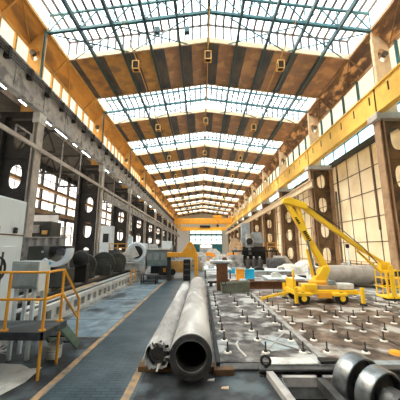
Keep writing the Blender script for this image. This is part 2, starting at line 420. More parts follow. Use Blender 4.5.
# trusses
tr = thing('roof_truss', 'teal steel roof truss nearest the camera, crossing the frontmost skylight', 'roof truss', (CX, Y0, 17.4), 'teal roof trusses')
y = Y0; nP = 10
for s in (-1, 1):
    MB().bar((CX,y,zr(CX)-.12),(CX+s*HW,y,zr(CX+s*HW)-.12),.2,.2).build('bottom_chord', M['teal'], tr, smooth=False)
    MB().bar((CX,y,zr(CX)+1.32),(CX+s*HW,y,zr(CX+s*HW)+1.32),.14,.14).build('top_chord', M['teal'], tr, smooth=False)
xs = [CX-HW+2*HW*i/nP for i in range(nP+1)]
for i, x in enumerate(xs):
    MB().bar((x,y,zr(x)-.05),(x,y,zr(x)+1.3),.07,.07).build('post', M['teal'], tr, smooth=False)
    if i < nP:
        x2 = xs[i+1]; xm = (x+x2)/2
        MB().bar((x,y,zr(x)-.05),(xm,y,zr(xm)+1.3),.07,.07).build('diagonal', M['teal'], tr, smooth=False)
        MB().bar((x2,y,zr(x2)-.05),(xm,y,zr(xm)+1.3),.07,.07).build('diagonal', M['teal'], tr, smooth=False)
for x in (xs[1], xs[3], xs[5], xs[7], xs[9]):
    MB().box(x-.16, x+.16, y-.03, y+.03, zr(x)-.2, zr(x)+.16).build('gusset_plate', M['teal'], tr, smooth=False)
for k in range(1, NF):
    copy_tree(tr, (CX, FR[k], 17.4), 'teal steel roof truss, %s from the camera, under its own skylight' % ORD[k])
# knee braces visible below the eaves at each frame and horizontal cross bracing
for k in range(2):
    for s in (-1, 1):
        br = MB()
        for j in range(2):
            xa, xb = CX+s*(1.5+j*4.8), CX+s*(6.3+j*4.6)
            br.bar((xa,FR[k]+.1,zr(xa)-.3),(xb,FR[k]+SK,zr(xb)-.1),.07,.07)
            br.bar((xb,FR[k]+.1,zr(xb)-.3),(xa,FR[k]+SK,zr(xa)-.1),.07,.07)
        tag(br.build('cross_brace', M['teal'], smooth=False), 'thin teal cross bracing under the %s skylight, %s of the ridge' % (['frontmost','second'][k], 'left' if s < 0 else 'right'), 'bracing', 'skylight cross bracing')
# lamp conduits and lamps
for s, nm in ((-1,'left'), (0,'middle'), (1,'right')):
    x = CX+s*5.85; z = zr(x)-.75
    tag(MB().tube((x,Y0-1,z),(x,YF-1,z),.035,6).build('conduit', M['ochre']), 'tan conduit carrying the %s line of ceiling lamps' % nm, 'conduit', 'lamp conduits')
lamp = thing('ceiling_lamp', 'x', 'lamp', (0,0,0), 'box lamps under the roof')
MB().box(-.21,.21,-.19,.19,-.34,.26).build('housing', M['slot'], lamp, bevel=.02)
lf = MB()
for sx in (-1,1):
    for sy in (-1,1): lf.box(sx*.25-.03,sx*.25+.03,sy*.22-.03,sy*.22+.03,-.4,.35)
for z in (-.40,.30):
    lf.box(-.28,.28,-.25,-.19,z,z+.055).box(-.28,.28,.19,.25,z,z+.055).box(-.28,-.22,-.25,.25,z,z+.055).box(.22,.28,-.25,.25,z,z+.055)
lf.box(-.28,.28,-.03,.03,.26,.35)
lf.build('frame', M['ochre'], lamp, smooth=False)
MB().tube((0,0,.35),(0,0,.75),.03,6).build('hanger_rod', M['bar'], lamp)
ff = True
for k in range(NF-1):
    for s, nm in ((-1,'left'), (0,'middle'), (1,'right')):
        x = CX+s*5.85; p = (x, FR[k]+2.95, zr(x)-1.30)
        lab = 'boxy ceiling lamp with cream frame, %s from the camera on the %s conduit' % (ORD[k], nm)
        if ff: lamp.location = p; lamp['label'] = lab; ff = False
        else: copy_tree(lamp, p, lab)
# floodlights strapped to the near truss
for x, nm in ((-3.4,'left'), (-1.1,'right')):
    t = thing('floodlight', 'dark floodlight fixed below the frontmost skylight, %s of two' % nm, 'lamp', (x, Y0+1.5, 18.3), 'floodlights in the front skylight')
    z = 18.9
    MB().box(x-.2, x+.2, Y0+1.4, Y0+1.75, z-.2, z+.3).build('housing', M['purlin'], t, bevel=.03)
    MB().tube((x, Y0+1.57, z+.3),(x, Y0+1.57, 20.4),.025,6).build('hanger', M['bar'], t)

# ------------------------------------------------------------------ side walls
def clerestory(name, x, s):
    fr = MB(); z0, z1 = 13.2, 16.15
    for z in (z0+.06, z1-.06): fr.bar((x,YB,z),(x,YF,z),.1,.14)
    y = YB
    while y < YF: fr.bar((x,y,z0),(x,y,z1),.16,.14); y += B/8 if s < 0 else B/5
    w = struct(name, fr, M['teal'] if s > 0 else M['ochre'], smooth=False)
    MB().box(x+s*.06, x+s*.08, YB, YF, z0, z1).build('glass', M['panes_warm'], w, smooth=False)
clerestory('window_20', CX-12.45, -1); clerestory('window_21', CX+12.45, 1)
# left: wall under the clerestory, aisle roof, outer wall with two rows of windows
struct('wall_left_upper', MB().box(-12.05, -11.85, YB, YF, 11.5, 13.2), M['gr_steel'], smooth=False)
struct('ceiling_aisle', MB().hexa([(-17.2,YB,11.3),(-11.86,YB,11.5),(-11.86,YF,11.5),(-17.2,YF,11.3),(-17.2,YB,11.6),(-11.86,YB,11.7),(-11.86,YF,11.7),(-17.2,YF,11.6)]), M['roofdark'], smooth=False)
wl = MB(); XW = -17.0
wl.box(XW-.2, XW, YB, YF, 0, 2.0)
wl.box(XW-.2, XW, YB, YF, 5.7, 6.5); wl.box(XW-.2, XW, YB, YF, 8.6, 8.95); wl.box(XW-.2, XW, YB, YF, 10.7, 11.4)
y = YB; i = 0
while y < YF:
    wl.box(XW-.2, XW, y, y+.3, 2, 11.4); y += B/4; i += 1
wl.box(XW-.2, XW, YB, 15.0, 2.0, 5.7)
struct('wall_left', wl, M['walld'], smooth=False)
struct('trim_6', MB().box(XW, XW+.35, YB, YF, 6.0, 6.35).box(XW, XW+.3, YB, YF, 8.6, 8.9).box(XW, XW+.25, YB, YF, 7.3, 7.5), M['brown_flange'], smooth=False)
wfr = MB()
y = YB+.3
while y < YF:
    for dz in (9.8,): wfr.bar((XW-.1, y, dz), (XW-.1, y+B/4, dz), .08, .06)
    wfr.bar((XW-.1, y+B/8, 6.5), (XW-.1, y+B/8, 10.7), .05, .05)
    y += B/4
w = struct('window_22', wfr, M['dk_steel'], smooth=False)
MB().box(XW-.16, XW-.14, YB, YF, 6.5, 10.7).build('glass', M['milky'], w, smooth=False)
w = struct('window_26', MB().box(XW-.12, XW-.02, 15.0, YF, 3.75, 3.85).box(XW-.12, XW-.02, 15.0, YF, 2.0, 2.1).box(XW-.12, XW-.02, 15.0, YF, 5.62, 5.7), M['dk_steel'], smooth=False)  # panes added to brighten what is a white sheet on the wall
MB().box(XW-.16, XW-.14, 15.0, YF, 2.0, 5.7).build('glass', M['milky'], w, smooth=False)
# right: outer wall of cream panels
XR = 14.0
struct('wall_right', MB().box(XR, XR+.2, YB, YF, 0, 10.8), M['wallp'], smooth=False)
jn = MB()
for z in (1.0, 2.9, 4.9, 7.0, 9.0): jn.box(XR-.03, XR, YB, YF, z-.035, z+.035)
y = YB; q = 0
while y < YF:
    jn.box(XR-.04, XR, y-.04, y+.04, .0, 10.8)
    if q % 3 == 1: jn.box(XR-.09, XR, y-.09, y+.09, 3.8, 10.8)
    y += B/6; q += 1
struct('trim_7', jn, M['brown_steel'], smooth=False)
struct('trim_8', MB().box(XR-.15, XR+.2, YB, YF, 10.8, 11.35), M['dk_steel'], smooth=False)
fr = MB()
for z in (11.4, 12.5, 13.3): fr.bar((XR,YB,z),(XR,YF,z),.08,.1)
y = YB
while y < YF: fr.bar((XR,y,11.35),(XR,y,13.35),.08,.1); y += B/5
w = struct('window_23', fr, M['teal'], smooth=False)
MB().box(XR+.06, XR+.08, YB, YF, 11.35, 13.35).build('glass', M['glass_blue'], w, smooth=False)
struct('ceiling_right_aisle', MB().box(13.05, 14.2, YB, YF, 13.35, 13.5), M['roofdark'], smooth=False)
# back wall
struct('wall_back', MB().box(-17.2, 14.2, YB-.2, YB, 0, 20.8), M['walld'], smooth=False)
# far wall with its window and doors
wf = MB(); WX0, WX1, WZ0, WZ1 = -5.5, 9.8, 4.0, 10.9
wf.box(-17.2, WX0, YF, YF+.3, 0, 11.5); wf.box(WX1, 14.2, YF, YF+.3, 0, 11.5)
wf.prism([(-12,11.5),(-12,16.2),(-10.8,17.5),(CX,19.2),(11.9,17.5),(13.1,16.2),(13.1,11.5)], 'y', YF, YF+.3)
wf.box(WX0, WX1, YF, YF+.3, WZ1, 11.5)
wf.box(-.9, -.4, YF, YF+.3, 0, WZ0); wf.box(4.7, 5.2, YF, YF+.3, 0, WZ0)
struct('wall_far', wf, M['offwhite'], smooth=False)
fr = MB()
for i in range(7):
    x = WX0+(WX1-WX0)*i/6; fr.bar((x,YF+.1,WZ0),(x,YF+.1,WZ1),.3,.2)
for z in (WZ0+.1, 6.2, 8.6, WZ1): fr.bar((WX0,YF+.1,z),(WX1,YF+.1,z),.2,.9 if z == 8.6 else .34)
w = struct('window_24', fr, M['teal'], smooth=False)
MB().box(WX0, WX1, YF+.15, YF+.17, WZ0, WZ1).build('glass', M['far_pane'], w, smooth=False)
for n, (a, b_) in enumerate(((WX0, -.9), (5.2, WX1))):
    d = struct('door_%d' % (n+1), MB().box(a, b_, YF+.02, YF+.14, 0, WZ0), M['teal_door'], smooth=False)
    MB().box((a+b_)/2-.05, (a+b_)/2+.05, YF-.02, YF+.02, 0, WZ0).build('door_seam', M['black'], d, smooth=False)
d = struct('door_3', MB().box(-.4, 4.7, YF+.02, YF+.14, 0, 2.6), M['white_sheet'], smooth=False)
MB().box(2.1, 2.2, YF-.02, YF+.02, 0, 2.6).build('door_seam', M['black'], d, smooth=False)
w = struct('window_25', MB().bar((2.15,YF+.1,2.6),(2.15,YF+.1,WZ0),.12,.12), M['teal'], smooth=False)
MB().box(-.4, 4.7, YF+.15, YF+.17, 2.6, WZ0).build('glass', M['milky'], w, smooth=False)

# ------------------------------------------------------------------ columns
def column(s, k, web, flange, label):
    y = FR[k] if s < 0 else FR[k]+.25
    xi = -10.5 if s < 0 else 11.6
    X = lambda d: xi+s*d
    t = thing('hall_column', label, 'column', (X(1.2), y, 0), 'columns along the %s side' % ('left' if s < 0 else 'right'))
    sp = lambda a, b_: (min(X(a), X(b_)), max(X(a), X(b_)))
    MB().box(*sp(0,.08), y-.3, y+.3, 0, 11.1).box(*sp(.26,.34), y-.3, y+.3, 0, 11.1).box(*sp(.08,.26), y-.05, y+.05, 0, 11.1).build('inner_flange', M[flange], t, smooth=False)
    MB().box(*sp(2.25,2.6), y-.3, y+.3, 0, 10.75).build('outer_flange', M[web], t, smooth=False) if s < 0 else MB().box(*sp(2.05,2.36), y-.3, y+.3, 0, 10.75).build('outer_flange', M[flange], t, smooth=False)
    wb = MB(); a, b_ = sp(.34, 2.25 if s < 0 else 2.05)
    zc = [.25, 2.85, 5.45, 8.05, 10.65]
    for z0, z1 in zip(zc, zc[1:]):
        wb.holed(a, b_, z0, z1, y-.06, y+.06, (a+b_)/2, (z0+z1)/2+.1, .42, .78)
    wb.build('web', M[web], t, smooth=False)
    MB().box(*sp(0,2.36), y-.4, y+.4, 0, .25).build('base', M[web], t, smooth=False)
    MB().box(*sp(-.25, 2.3), y-.5, y+.5, 10.65, 11.1).build('capital', M['beige_steel'], t, bevel=.03) if s > 0 else MB().box(*sp(-.06,.42), y-.36, y+.36, 10.4, 11.1).build('capital', M['offwhite'], t, bevel=.03)
    if s < 0: MB().box(*sp(.42,2.6), y-.36, y+.36, 10.75, 11.1).build('top_beam', M['dk_steel'], t, smooth=False)
    rb = MB()
    for z in zc[1:4]: rb.box(*sp(.36, 2.05), y-.14, y+.14, z-.05, z+.05)
    rb.build('stiffener', M[web], t, smooth=False)
    # upper shaft behind the girder with its round opening, up to the truss
    wu = MB(); xa, xb = CX+s*11.38, CX+s*12.38; xa, xb = min(xa,xb), max(xa,xb)
    xo = CX+s*11.95
    wu.holed(xa, xb, 14.4, 16.9, y-.28, y+.05, (xa+xb)/2, 15.4, .30, .50)
    wu.box(xa, xb, y-.28, y+.05, 11.11, 14.4)
    wu.build('upper_shaft', M['ochre'] if s < 0 else M['cream'], t, smooth=False)
    xe = CX+s*11.33
    MB().box(xe-.05, xe+.05, y-.33, y-.2, 13.3, 17.35).build('edge_angle', M['teal' if s < 0 else 'cream'], t, smooth=False)
    MB().tube((xo, y-.5, 15.4),(xo, y-.28, 15.4),.2,12).build('sheave', M['steel_d'], t)
    return t
for k in range(NF):
    column(-1, k, 'dk_steel', 'beige_steel', '%s column of the left side, dark web with oval holes and pale inner flange' % ORD[k])  # dark web colour carries the shade of the aisle side
    column(1, k, 'brown_steel', 'brown_flange', '%s column of the right side, brown web with oval holes' % ORD[k])

# ------------------------------------------------------------------ crane girders
gl = thing('crane_girder', 'grey crane girder with conductor pipes along the left columns', 'girder', (-10.6, 50, 11.1))
XG = -10.5
MB().box(XG-.12, XG, 2, YF-1, 11.12, 13.15).box(XG-.35, XG+.12, 2, YF-1, 13.15, 13.25).box(XG-.35, XG+.1, 2, YF-1, 11.1, 11.18).build('web_plate', M['gr_steel'], gl, smooth=False)
y = Y0-B
while y < YF-2: MB().box(XG, XG+.06, y-.06, y+.06, 11.18, 13.15).build('stiffener', M['gr_steel'], gl, smooth=False); y += B/4
for z in (12.55, 12.72, 12.89):
    MB().tube((XG+.24, 3, z), (XG+.24, YF-2, z), .05, 6).build('conductor_pipe', M['steel_d'], gl)
y = Y0-B; n = 0
while y < YF-3 and n < 66:
    MB().box(XG, XG+.32, y-.09, y+.09, 12.36, 13.04).build('pipe_bracket', M['dk_steel'], gl, smooth=False); y += B/6; n += 1
gr = thing('crane_girder', 'yellow crane girder with dark slots along the right columns', 'girder', (11.6, 50, 10.9))
XG = 11.55
MB().box(XG, XG+.15, 2, YF-1, 11.12, 12.85).box(XG-.1, XG+.5, 2, YF-1, 12.85, 12.95).box(XG-.1, XG+.4, 2, YF-1, 11.1, 11.18).build('web_plate', M['yellow'], gr, smooth=False)
y = Y0-B
while y < YF-2: MB().box(XG-.03, XG, y-.05, y+.05, 11.18, 12.85).build('splice_plate', M['slot'], gr, smooth=False); y += B
y = Y0-B; n = 0
while y < YF-3 and n < 66:
    MB().box(XG-.02, XG, y+.5, y+.62, 12.0, 12.6).build('slot', M['slot'], gr, smooth=False); y += B/6; n += 1
# rails and lower girders
tag(MB().box(-10.42, -10.28, 3, YF-1, 8.5, 8.72).build('crane_rail', M['beige_steel'], smooth=False), 'pale rail running along the left columns below the grey girder', 'rail')
t = thing('lower_girder', 'lower grey girder with a pale flange along the left columns', 'girder', (-10.4, 70, 7.3))
MB().box(-10.44, -10.36, FR[1]+.35, YF-1, 7.45, 8.3).box(-10.48, -10.2, FR[1]+.35, YF-1, 7.4, 7.46).build('web_plate', M['gr_steel'], t, smooth=False)
y = FR[1]+.6
while y < YF-2: MB().box(-10.36, -10.2, y-.05, y+.05, 7.46, 8.3).build('stiffener', M['beige_steel'], t, smooth=False); y += B/6
t = thing('lower_girder', 'lower brown girder along the right columns behind the raised boom', 'girder', (11.4, 70, 8.5))
MB().box(11.38, 11.5, FR[1]-.8, YF-1, 8.62, 9.3).box(11.25, 11.58, FR[1]-.8, YF-1, 9.3, 9.4).box(11.25, 11.58, FR[1]-.8, YF-1, 8.55, 8.63).build('web_plate', M['cream'], t, smooth=False)
# strip lights under the left girder
n = 0; y = 12.2
while y < 62:
    L_ = 1.7 if n % 3 != 1 else .7
    t = thing('strip_light', 'glowing strip light under the grey girder, %s from the camera' % ORD[n], 'lamp', (-10.75, y, 10.98), 'strip lights under the left girder')
    MB().box(-10.84, -10.66, y-L_/2, y+L_/2, 11.02, 11.105).build('housing', M['gr_steel'], t, smooth=False)
    MB().tube((-10.75, y-L_/2+.05, 10.99), (-10.75, y+L_/2-.05, 10.99), .032, 8).build('tube', M['lamp_white'], t)
    y += 2.2 if n < 5 else 5.2; n += 1
    if n > 13: break

# left aisle roof trusses and hangers
nt_ = 0
y = 13.2
while y < 80:
    t = thing('aisle_truss', 'dark lattice truss under the left aisle roof, %s from the camera' % ORD[nt_], 'roof truss', (-14, y, 9.4), 'lattice trusses of the left aisle')
    MB().bar((-17,y,11.2),(-11.0,y,11.2),.14,.16).build('top_chord', M['dk_steel'], t, smooth=False)
    MB().bar((-17,y,9.5),(-11.0,y,9.5),.14,.16).build('bottom_chord', M['dk_steel'], t, smooth=False)
    MB().box(-16.6,-16.5,y-.05,y+.05,11.2,11.36).build('hanger', M['dk_steel'], t, smooth=False)
    MB().box(-11.95,-11.87,y-.05,y+.05,11.2,11.52).build('hanger', M['dk_steel'], t, smooth=False)
    for i in range(4):
        xa = -16.9+i*1.47
        MB().bar((xa,y,9.5),(xa+.73,y,11.2),.09,.09).build('diagonal', M['dk_steel'], t, smooth=False)
        MB().bar((xa+1.47,y,9.5),(xa+.73,y,11.2),.09,.09).build('diagonal', M['dk_steel'], t, smooth=False)
    y += B/2; nt_ += 1
    if abs((y-Y0) % B) < .6: pass
for i, y in enumerate((12.6, 20.2, 23.4, 33.0)):
    tag(MB().tube((-11.3,y,7.2),(-11.3,y,11.45),.05,8).build('hanger_pipe', M['gr_steel']), 'thin grey pipe hanging in the left aisle, %s from the camera' % ORD[i], 'pipe', 'pipes hanging in the left aisle')
tag(MB().path([(-10.35,13.6,8.71),(-10.35,13.6,9.2),(-10.35,14.9,9.2),(-10.35,14.9,8.71)], .05).build('bent_pipe', M['gr_steel']), 'bent grey pipe loop above the pale rail near the frontmost left column', 'pipe')
for i, y in enumerate((24.0, 29.5, 35.0)):
    tag(MB().lathe((-16.4,y,6.9),(0,0,-1),[(0,0),(0,.15),(.15,.28),(.2,.3),(.2,0)],12).build('wall_lamp', M['lens']), 'green-white lamp glowing on the left aisle wall, %s from the camera' % ORD[i], 'lamp', 'lamps on the aisle wall')

# ------------------------------------------------------------------ overhead cranes far back
t = thing('overhead_crane', 'orange overhead travelling crane with two girders spanning the far hall', 'crane', (CX, 97, 10.8))
for dy in (-1.2, 1.2):
    g = MB().box(-9.9, 11.1, 97+dy-.3, 97+dy+.3, 11.2, 13.1).build('bridge_girder', M['crane_o'], t, smooth=False)
    for i in range(14): MB().bar((-9.6+i*1.45,97+dy-.34,11.4 if i % 2 else 12.9),(-8.15+i*1.45,97+dy-.34,12.9 if i % 2 else 11.4),.1,.12).build('brace', M['ochre'], g, smooth=False)
for x in (-10.4, 11.5): MB().box(x-.25, x+.25, 94.8, 99.2, 13.26 if x < 0 else 12.96, 13.9).build('end_carriage', M['ochre'], t, smooth=False)
for x in (-9.9, 10.9): MB().box(x-.45, x+.45, 95.4, 98.6, 13.1, 13.5).build('end_beam', M['crane_o'], t, smooth=False)
tr_ = MB().box(4.5, 7.5, 95.4, 98.6, 13.1, 14.2).build('trolley', M['orange'], t, smooth=False)
MB().box(5.6, 6.4, 96.6, 97.4, 10.0, 10.9).tube((6,97,10.9),(6,97,13.1),.08,6).build('hook_block', M['black'], tr_)
MB().box(-9.4, -7.4, 95.2, 96.4, 9.4, 11.2).build('cabin', M['ochre'], t, smooth=False)
t = thing('overhead_crane', 'single orange crane beam in front of the far window', 'crane', (CX, 121, 10.2))
MB().box(-9.9, 11.1, 120.6, 121.4, 10.2, 11.9).build('bridge_girder', M['crane_o'], t, smooth=False)
for x in (-10.3, 11.45): MB().box(x-.45, x+.45, 120.3, 121.7, 13.26 if x < 0 else 12.96, 13.9).build('end_carriage', M['ochre'], t, smooth=False)
for x in (-9.85, 11.05): MB().box(x-.1, x+.1, 120.7, 121.3, 11.9, 13.6).build('end_post', M['crane_o'], t, smooth=False)
MB().box(-.8, 4.0, 120.3, 120.59, 11.5, 12.6).build('trolley', M['black'], t, smooth=False)

# ------------------------------------------------------------------ the two big pipes
def pipe(label, x, z, r, y0, y1, ragged):
    t = thing('steel_pipe', label, 'pipe', (x, (y0+y1)/2, z-r), 'large pipes on the wood block floor')
    MB().lathe((x,y0,z),(0,1,0),[(0.02,r*.74),(.35,r*.72),(y1-y0,r*.72),(y1-y0,r),(.34,r),(.33,r*.975),(.30,r*.975),(.29,r),(.20,r),(.19,r*.97),(.02,r*.97)],48).build('barrel', M['pipe'], t)
    MB().ring((x,y0+.02,z),(0,1,0),r*.72,r*.985,.06,48).build('rim', M['pipe_rim'], t)
    MB().ring((x,y0-.01,z),(0,1,0),r*.72,r*.77,.05,48).build('inner_lip', M['steel_d'], t)
    MB().lathe((x,y0+.1,z),(0,1,0),[(1.5,0),(1.5,r*.72),(0,r*.715)],40).build('bore_lining', M['pipe_dark'], t)
    return t
pipe('thick pale steel pipe with open dark mouth, right of the pair', -.19, .50, .385, 5.05, 14.6, 0)
XL, ZL, RL = -.84, .37, .255
t = thing('wrapped_pipe', 'thinner wrapped pipe with torn end, left of the pair', 'pipe', (XL, 10, ZL-RL), 'large pipes on the wood block floor')
random.seed(11)
bmv = MB(); n = 40; segs = [5.55, 5.75, 6.0, 6.4, 7, 8, 9, 10, 11, 12, 13, 14.7]
prof = []
rings = []
for si, yy in enumerate(segs):
    ring = []
    for i in range(n):
        a = 2*PI*i/n; rr = RL*(1+.035*math.sin(3*a+yy*2.1)+.02*math.sin(7*a+yy*5))
        dy = (random.uniform(-.22,.12) if si == 0 else 0)
        ring.append(bmv.bm.verts.new((XL+rr*math.cos(a), yy+dy, ZL+rr*math.sin(a))))
    rings.append(ring)
for A, Bq in zip(rings, rings[1:]):
    for i in range(n): bmv.bm.faces.new([A[i], A[(i+1)%n], Bq[(i+1)%n], Bq[i]])
w_ = bmv.build('wrapping', M['pipe'], t); sd = w_.modifiers.new('solid', 'SOLIDIFY'); sd.thickness = .012; sd.offset = -1
MB().lathe((XL,5.6,ZL),(0,1,0),[(0,0),(0,RL*.62),(.02,RL*.66),(9.0,RL*.66),(9.0,0)],28).build('core', M['pipe_dark'], t)
MB().ring((XL,5.62,ZL),(0,1,0),RL*.45,RL*.72,.08,28).build('core_rim', M['steel_d'], t)
fl = MB()
for i in range(16):
    a = random.uniform(0, 2*PI); b2 = a+random.uniform(-.5,.5)
    fl.bar((XL+RL*.6*math.cos(a), 5.5, ZL+RL*.6*math.sin(a)), (XL+RL*1.0*math.cos(b2), 5.42+random.uniform(-.06,.14), ZL+RL*1.0*math.sin(b2)), random.uniform(.03,.08), .012)
fl.build('torn_strips', M['offwhite'], t, smooth=False)
tag(MB().path([(-.62,7.2,.57),(-.585,7.0,.30),(-.585,6.7,.26),(-.60,6.4,.40)], .012).build('wire', M['offwhite']), 'loose pale wire sagging between the two large pipes', 'wire')
for i, yy in enumerate((5.75, 9.2, 13.6)):
    tag(MB().box(-1.25, .27, yy-.11, yy+.11, .009, .112).build('timber_block', M['timber'], bevel=.01), 'timber sleeper under the two large pipes, %s from the camera' % ORD[i], 'timber', 'sleepers under the pipes')
tag(MB().hexa([(.24,5.48,.009),(.62,5.50,.009),(.62,5.66,.009),(.24,5.64,.009),(.24,5.48,.115),(.62,5.50,.125),(.62,5.66,.125),(.24,5.64,.115)]).build('wood_wedge', M['timber'], bevel=.008), 'short brown wooden block right of the open pipe mouth', 'wood block')
for i, (x, y, a, lab) in enumerate(((.17,5.32,.3,'pale torn paper scrap on the floor below the open pipe mouth'), (.40,5.05,1.1,'tan paper scrap lying on the dark floor right of the other scrap'))):
    r = .07
    tag(MB().hexa([(x-r,y-.02,.0125),(x+r*.9,y-.05,.0125),(x+r,y+.04,.0125),(x-r*.7,y+.045,.0125),(x-r,y-.02,.016),(x+r*.9,y-.05,.03),(x+r,y+.04,.03),(x-r*.7,y+.045,.016)]).build('paper_scrap', M['cream' if i else 'washer']), lab, 'scrap')

# ------------------------------------------------------------------ near right: frame over the pit, roller
t = thing('pit_frame', 'dark steel frame of beams over the pit in the near right corner', 'steel frame', (2.7, 5, 0))
MB().ibeam((1.1,5.55,.07),(7.4,5.62,.07),.2,.14).build('cross_beam', M['steel_d'], t, smooth=False)
MB().bar((1.28,5.44,.06),(1.52,3.0,.06),.13,.12).build('cross_beam', M['gr_steel'], t, smooth=False)
MB().bar((2.18,5.43,-.02),(2.22,3.0,-.02),.14,.16).build('cross_beam', M['steel_d'], t, smooth=False)
MB().bar((3.62,5.43,-.02),(3.8,3.0,-.02),.16,.16).build('cross_beam', M['steel_d'], t, smooth=False)
MB().bar((1.5,5.38,-.02),(6.1,5.38,-.02),.1,.16).build('cross_beam', M['gr_steel'], t, smooth=False)
tag(MB().prism([(1.36,5.62),(1.40,5.95),(2.25,5.92),(2.30,5.64)], 'z', .145, .175).build('metal_sheet', M['offwhite'], bevel=.005), 'bright pale metal sheet lying on the pit frame beside the lifting ring', 'metal sheet')
tag(MB().prism([(2.35,5.66),(2.38,5.9),(2.75,5.86),(2.8,5.7)], 'z', .145, .20).build('dark_wedge', M['black'], bevel=.01), 'black wedge lying right of the bright metal sheet', 'wedge')
tag(MB().box(2.85, 7.0, 5.72, 6.0, .001, .10).build('kerb_slab', M['patch'], bevel=.01), 'bluish grey slab along the near edge of the floor plates', 'slab')
tag(MB().box(.42, 1.25, 5.68, 5.95, .013, .06).build('kerb_slab', M['steel_d'], bevel=.01), 'dark steel slab at the near edge of the floor plates beside the wooden block', 'slab')
t = thing('lifting_ring', 'dark lifting ring standing at the corner of the pit frame', 'ring', (1.24, 5.6, .14))
MB().torus((1.24,5.55,.255),(.3,1,0),.085,.025).build('ring', M['black'], t)
MB().tube((1.24,5.55,.14),(1.24,5.55,.20),.04,10).build('shank', M['black'], t)
t = thing('roller_spool', 'polished steel roller with two thick discs lying over the pit', 'roller', (2.9, 4.9, 0))
ax = Vector((.36,-.92,-.10)).normalized(); c0 = Vector((2.72, 4.98, .13)); R1 = .43
def disc(c, r, w, nm):
    MB().lathe(c, ax, [(0,0),(0,r*.94),(.02,r),(w-.02,r),(w,r*.97),(w,r*.90),(w-.14,r*.86),(w-.14,0)], 48).build(nm, M['steel'], t)
    MB().lathe(c+ax*(w-.135), ax, [(0,0),(0,r*.9),(.012,r*.9),(.03,r*.5),(.03,0)], 40).build('disc_face', M['pipe_dark'], t)  # shade of the recess put into the dark face colour
disc(c0-ax*.22, R1*1.0, .28, 'disc'); disc(c0+ax*.18, R1*.94, .26, 'disc')
MB().lathe(c0-ax*.45, ax, [(0,0),(0,.14),(.9,.14),(.9,.2),(1.12,.2),(1.12,0)], 24).build('shaft', M['steel_d'], t)
MB().lathe(c0+ax*.44, ax, [(0,0),(0,.21),(.16,.21),(.16,0)], 6).build('hub_nut', M['steel'], t)
sp_ = MB().bar((2.1,4.55,-.27),(4.2,4.75,-.27),.14,.1).build('cradle_beam', M['dk_steel'], t, smooth=False)
tag(MB().lathe((4.42,6.5,ZP),(0,0,1),[(0,0),(0,.15),(.05,.13),(.07,.04),(.07,0)],16).build('orange_pad', M['orange']), 'small orange pad on the floor plate near the right edge of the picture', 'pad')

# ------------------------------------------------------------------ near left: platform, machine, cabinet
t = thing('work_platform', 'dark steel platform with yellow handrails and steps beside the white machine', 'platform', (-4, 5.6, 0))
MB().box(-5.12, -2.94, 5.22, 6.06, .79, .85).box(-5.12,-2.94,5.2,5.24,.72,.86).box(-2.98,-2.93,5.2,6.06,.72,.86).build('deck', M['nearfloor'], t, smooth=False)
posts = {'A': (-3.02,5.31), 'B': (-3.05,6.0), 'D': (-3.74,5.31)}
for k_, (x, y) in posts.items():
    MB().tube((x,y,0 if k_ != 'D' else .85),(x,y,1.93),.027,12).build('rail_post', M['rail_y'], t)
    MB().lathe((x,y,.85),(0,0,1),[(0,0),(0,.065),(.03,.065),(.03,0)],14).build('post_flange', M['rail_y'], t)
MB().tube((-3.06,6.88,0),(-3.06,6.88,1.14),.027,12).build('rail_post', M['rail_y'], t)
for z, ez in ((1.93, 1.14), (1.42, .70)):
    MB().path([(-4.9,5.31,z),(-3.02,5.31,z),(-3.05,6.0,z),(-3.06,6.88,ez)], .025, 10).build('handrail', M['rail_y'], t)
MB().bar((-3.04,6.06,.76),(-3.04,6.95,.06),.04,.2).build('step_stringer', M['green_paint'], t, smooth=False)
MB().bar((-3.55,6.06,.76),(-3.55,6.95,.06),.04,.2).build('step_stringer', M['green_paint'], t, smooth=False)
for i in range(3):
    MB().box(-3.54, -3.06, 6.14+i*.24, 6.36+i*.24, .60-i*.19, .63-i*.19).build('step', M['dk_steel'], t, smooth=False)
for x in (-5.0, -4.55): MB().box(x-.05, x+.05, 5.32, 5.42, 0, .79).build('leg', M['black'], t, smooth=False)
# white housing
t = thing('machine_housing', 'tall white machine housing with handwheel at the left edge', 'machine', (-6.2, 6, 0))
MB().box(-8.0, -5.2, 4.0, 7.7, 0, 3.75).build('body', M['white_paint'], t, bevel=.04)
MB().box(-5.2, -5.185, 4.2, 7.65, 2.74, 2.77).build('seam', M['rust'], t, smooth=False)
MB().box(-5.2, -5.17, 6.75, 7.4, 1.95, 2.45).build('access_panel', M['white_paint'], t, bevel=.01)
for y in (6.62, 7.28): MB().box(-5.2, -5.13, y-.06, y+.06, 2.80, 2.96).build('knob', M['black'], t, bevel=.02)
hw = MB().torus((-5.06,6.62,1.88),(1,0,0),.30,.028,28,8).build('handwheel', M['black'], t)
h2 = MB()
for i in range(3):
    a = i*2*PI/3+.5; h2.tube((-5.06,6.62,1.88),(-5.06,6.62+.3*math.cos(a),1.88+.3*math.sin(a)),.018,8)
h2.tube((-5.2,6.62,1.88),(-5.0,6.62,1.88),.05,12).build('spokes', M['black'], hw)
MB().box(-5.2, -5.16, 6.9, 6.96, 1.4, 2.3).build('lever_slot', M['black'], t, smooth=False)
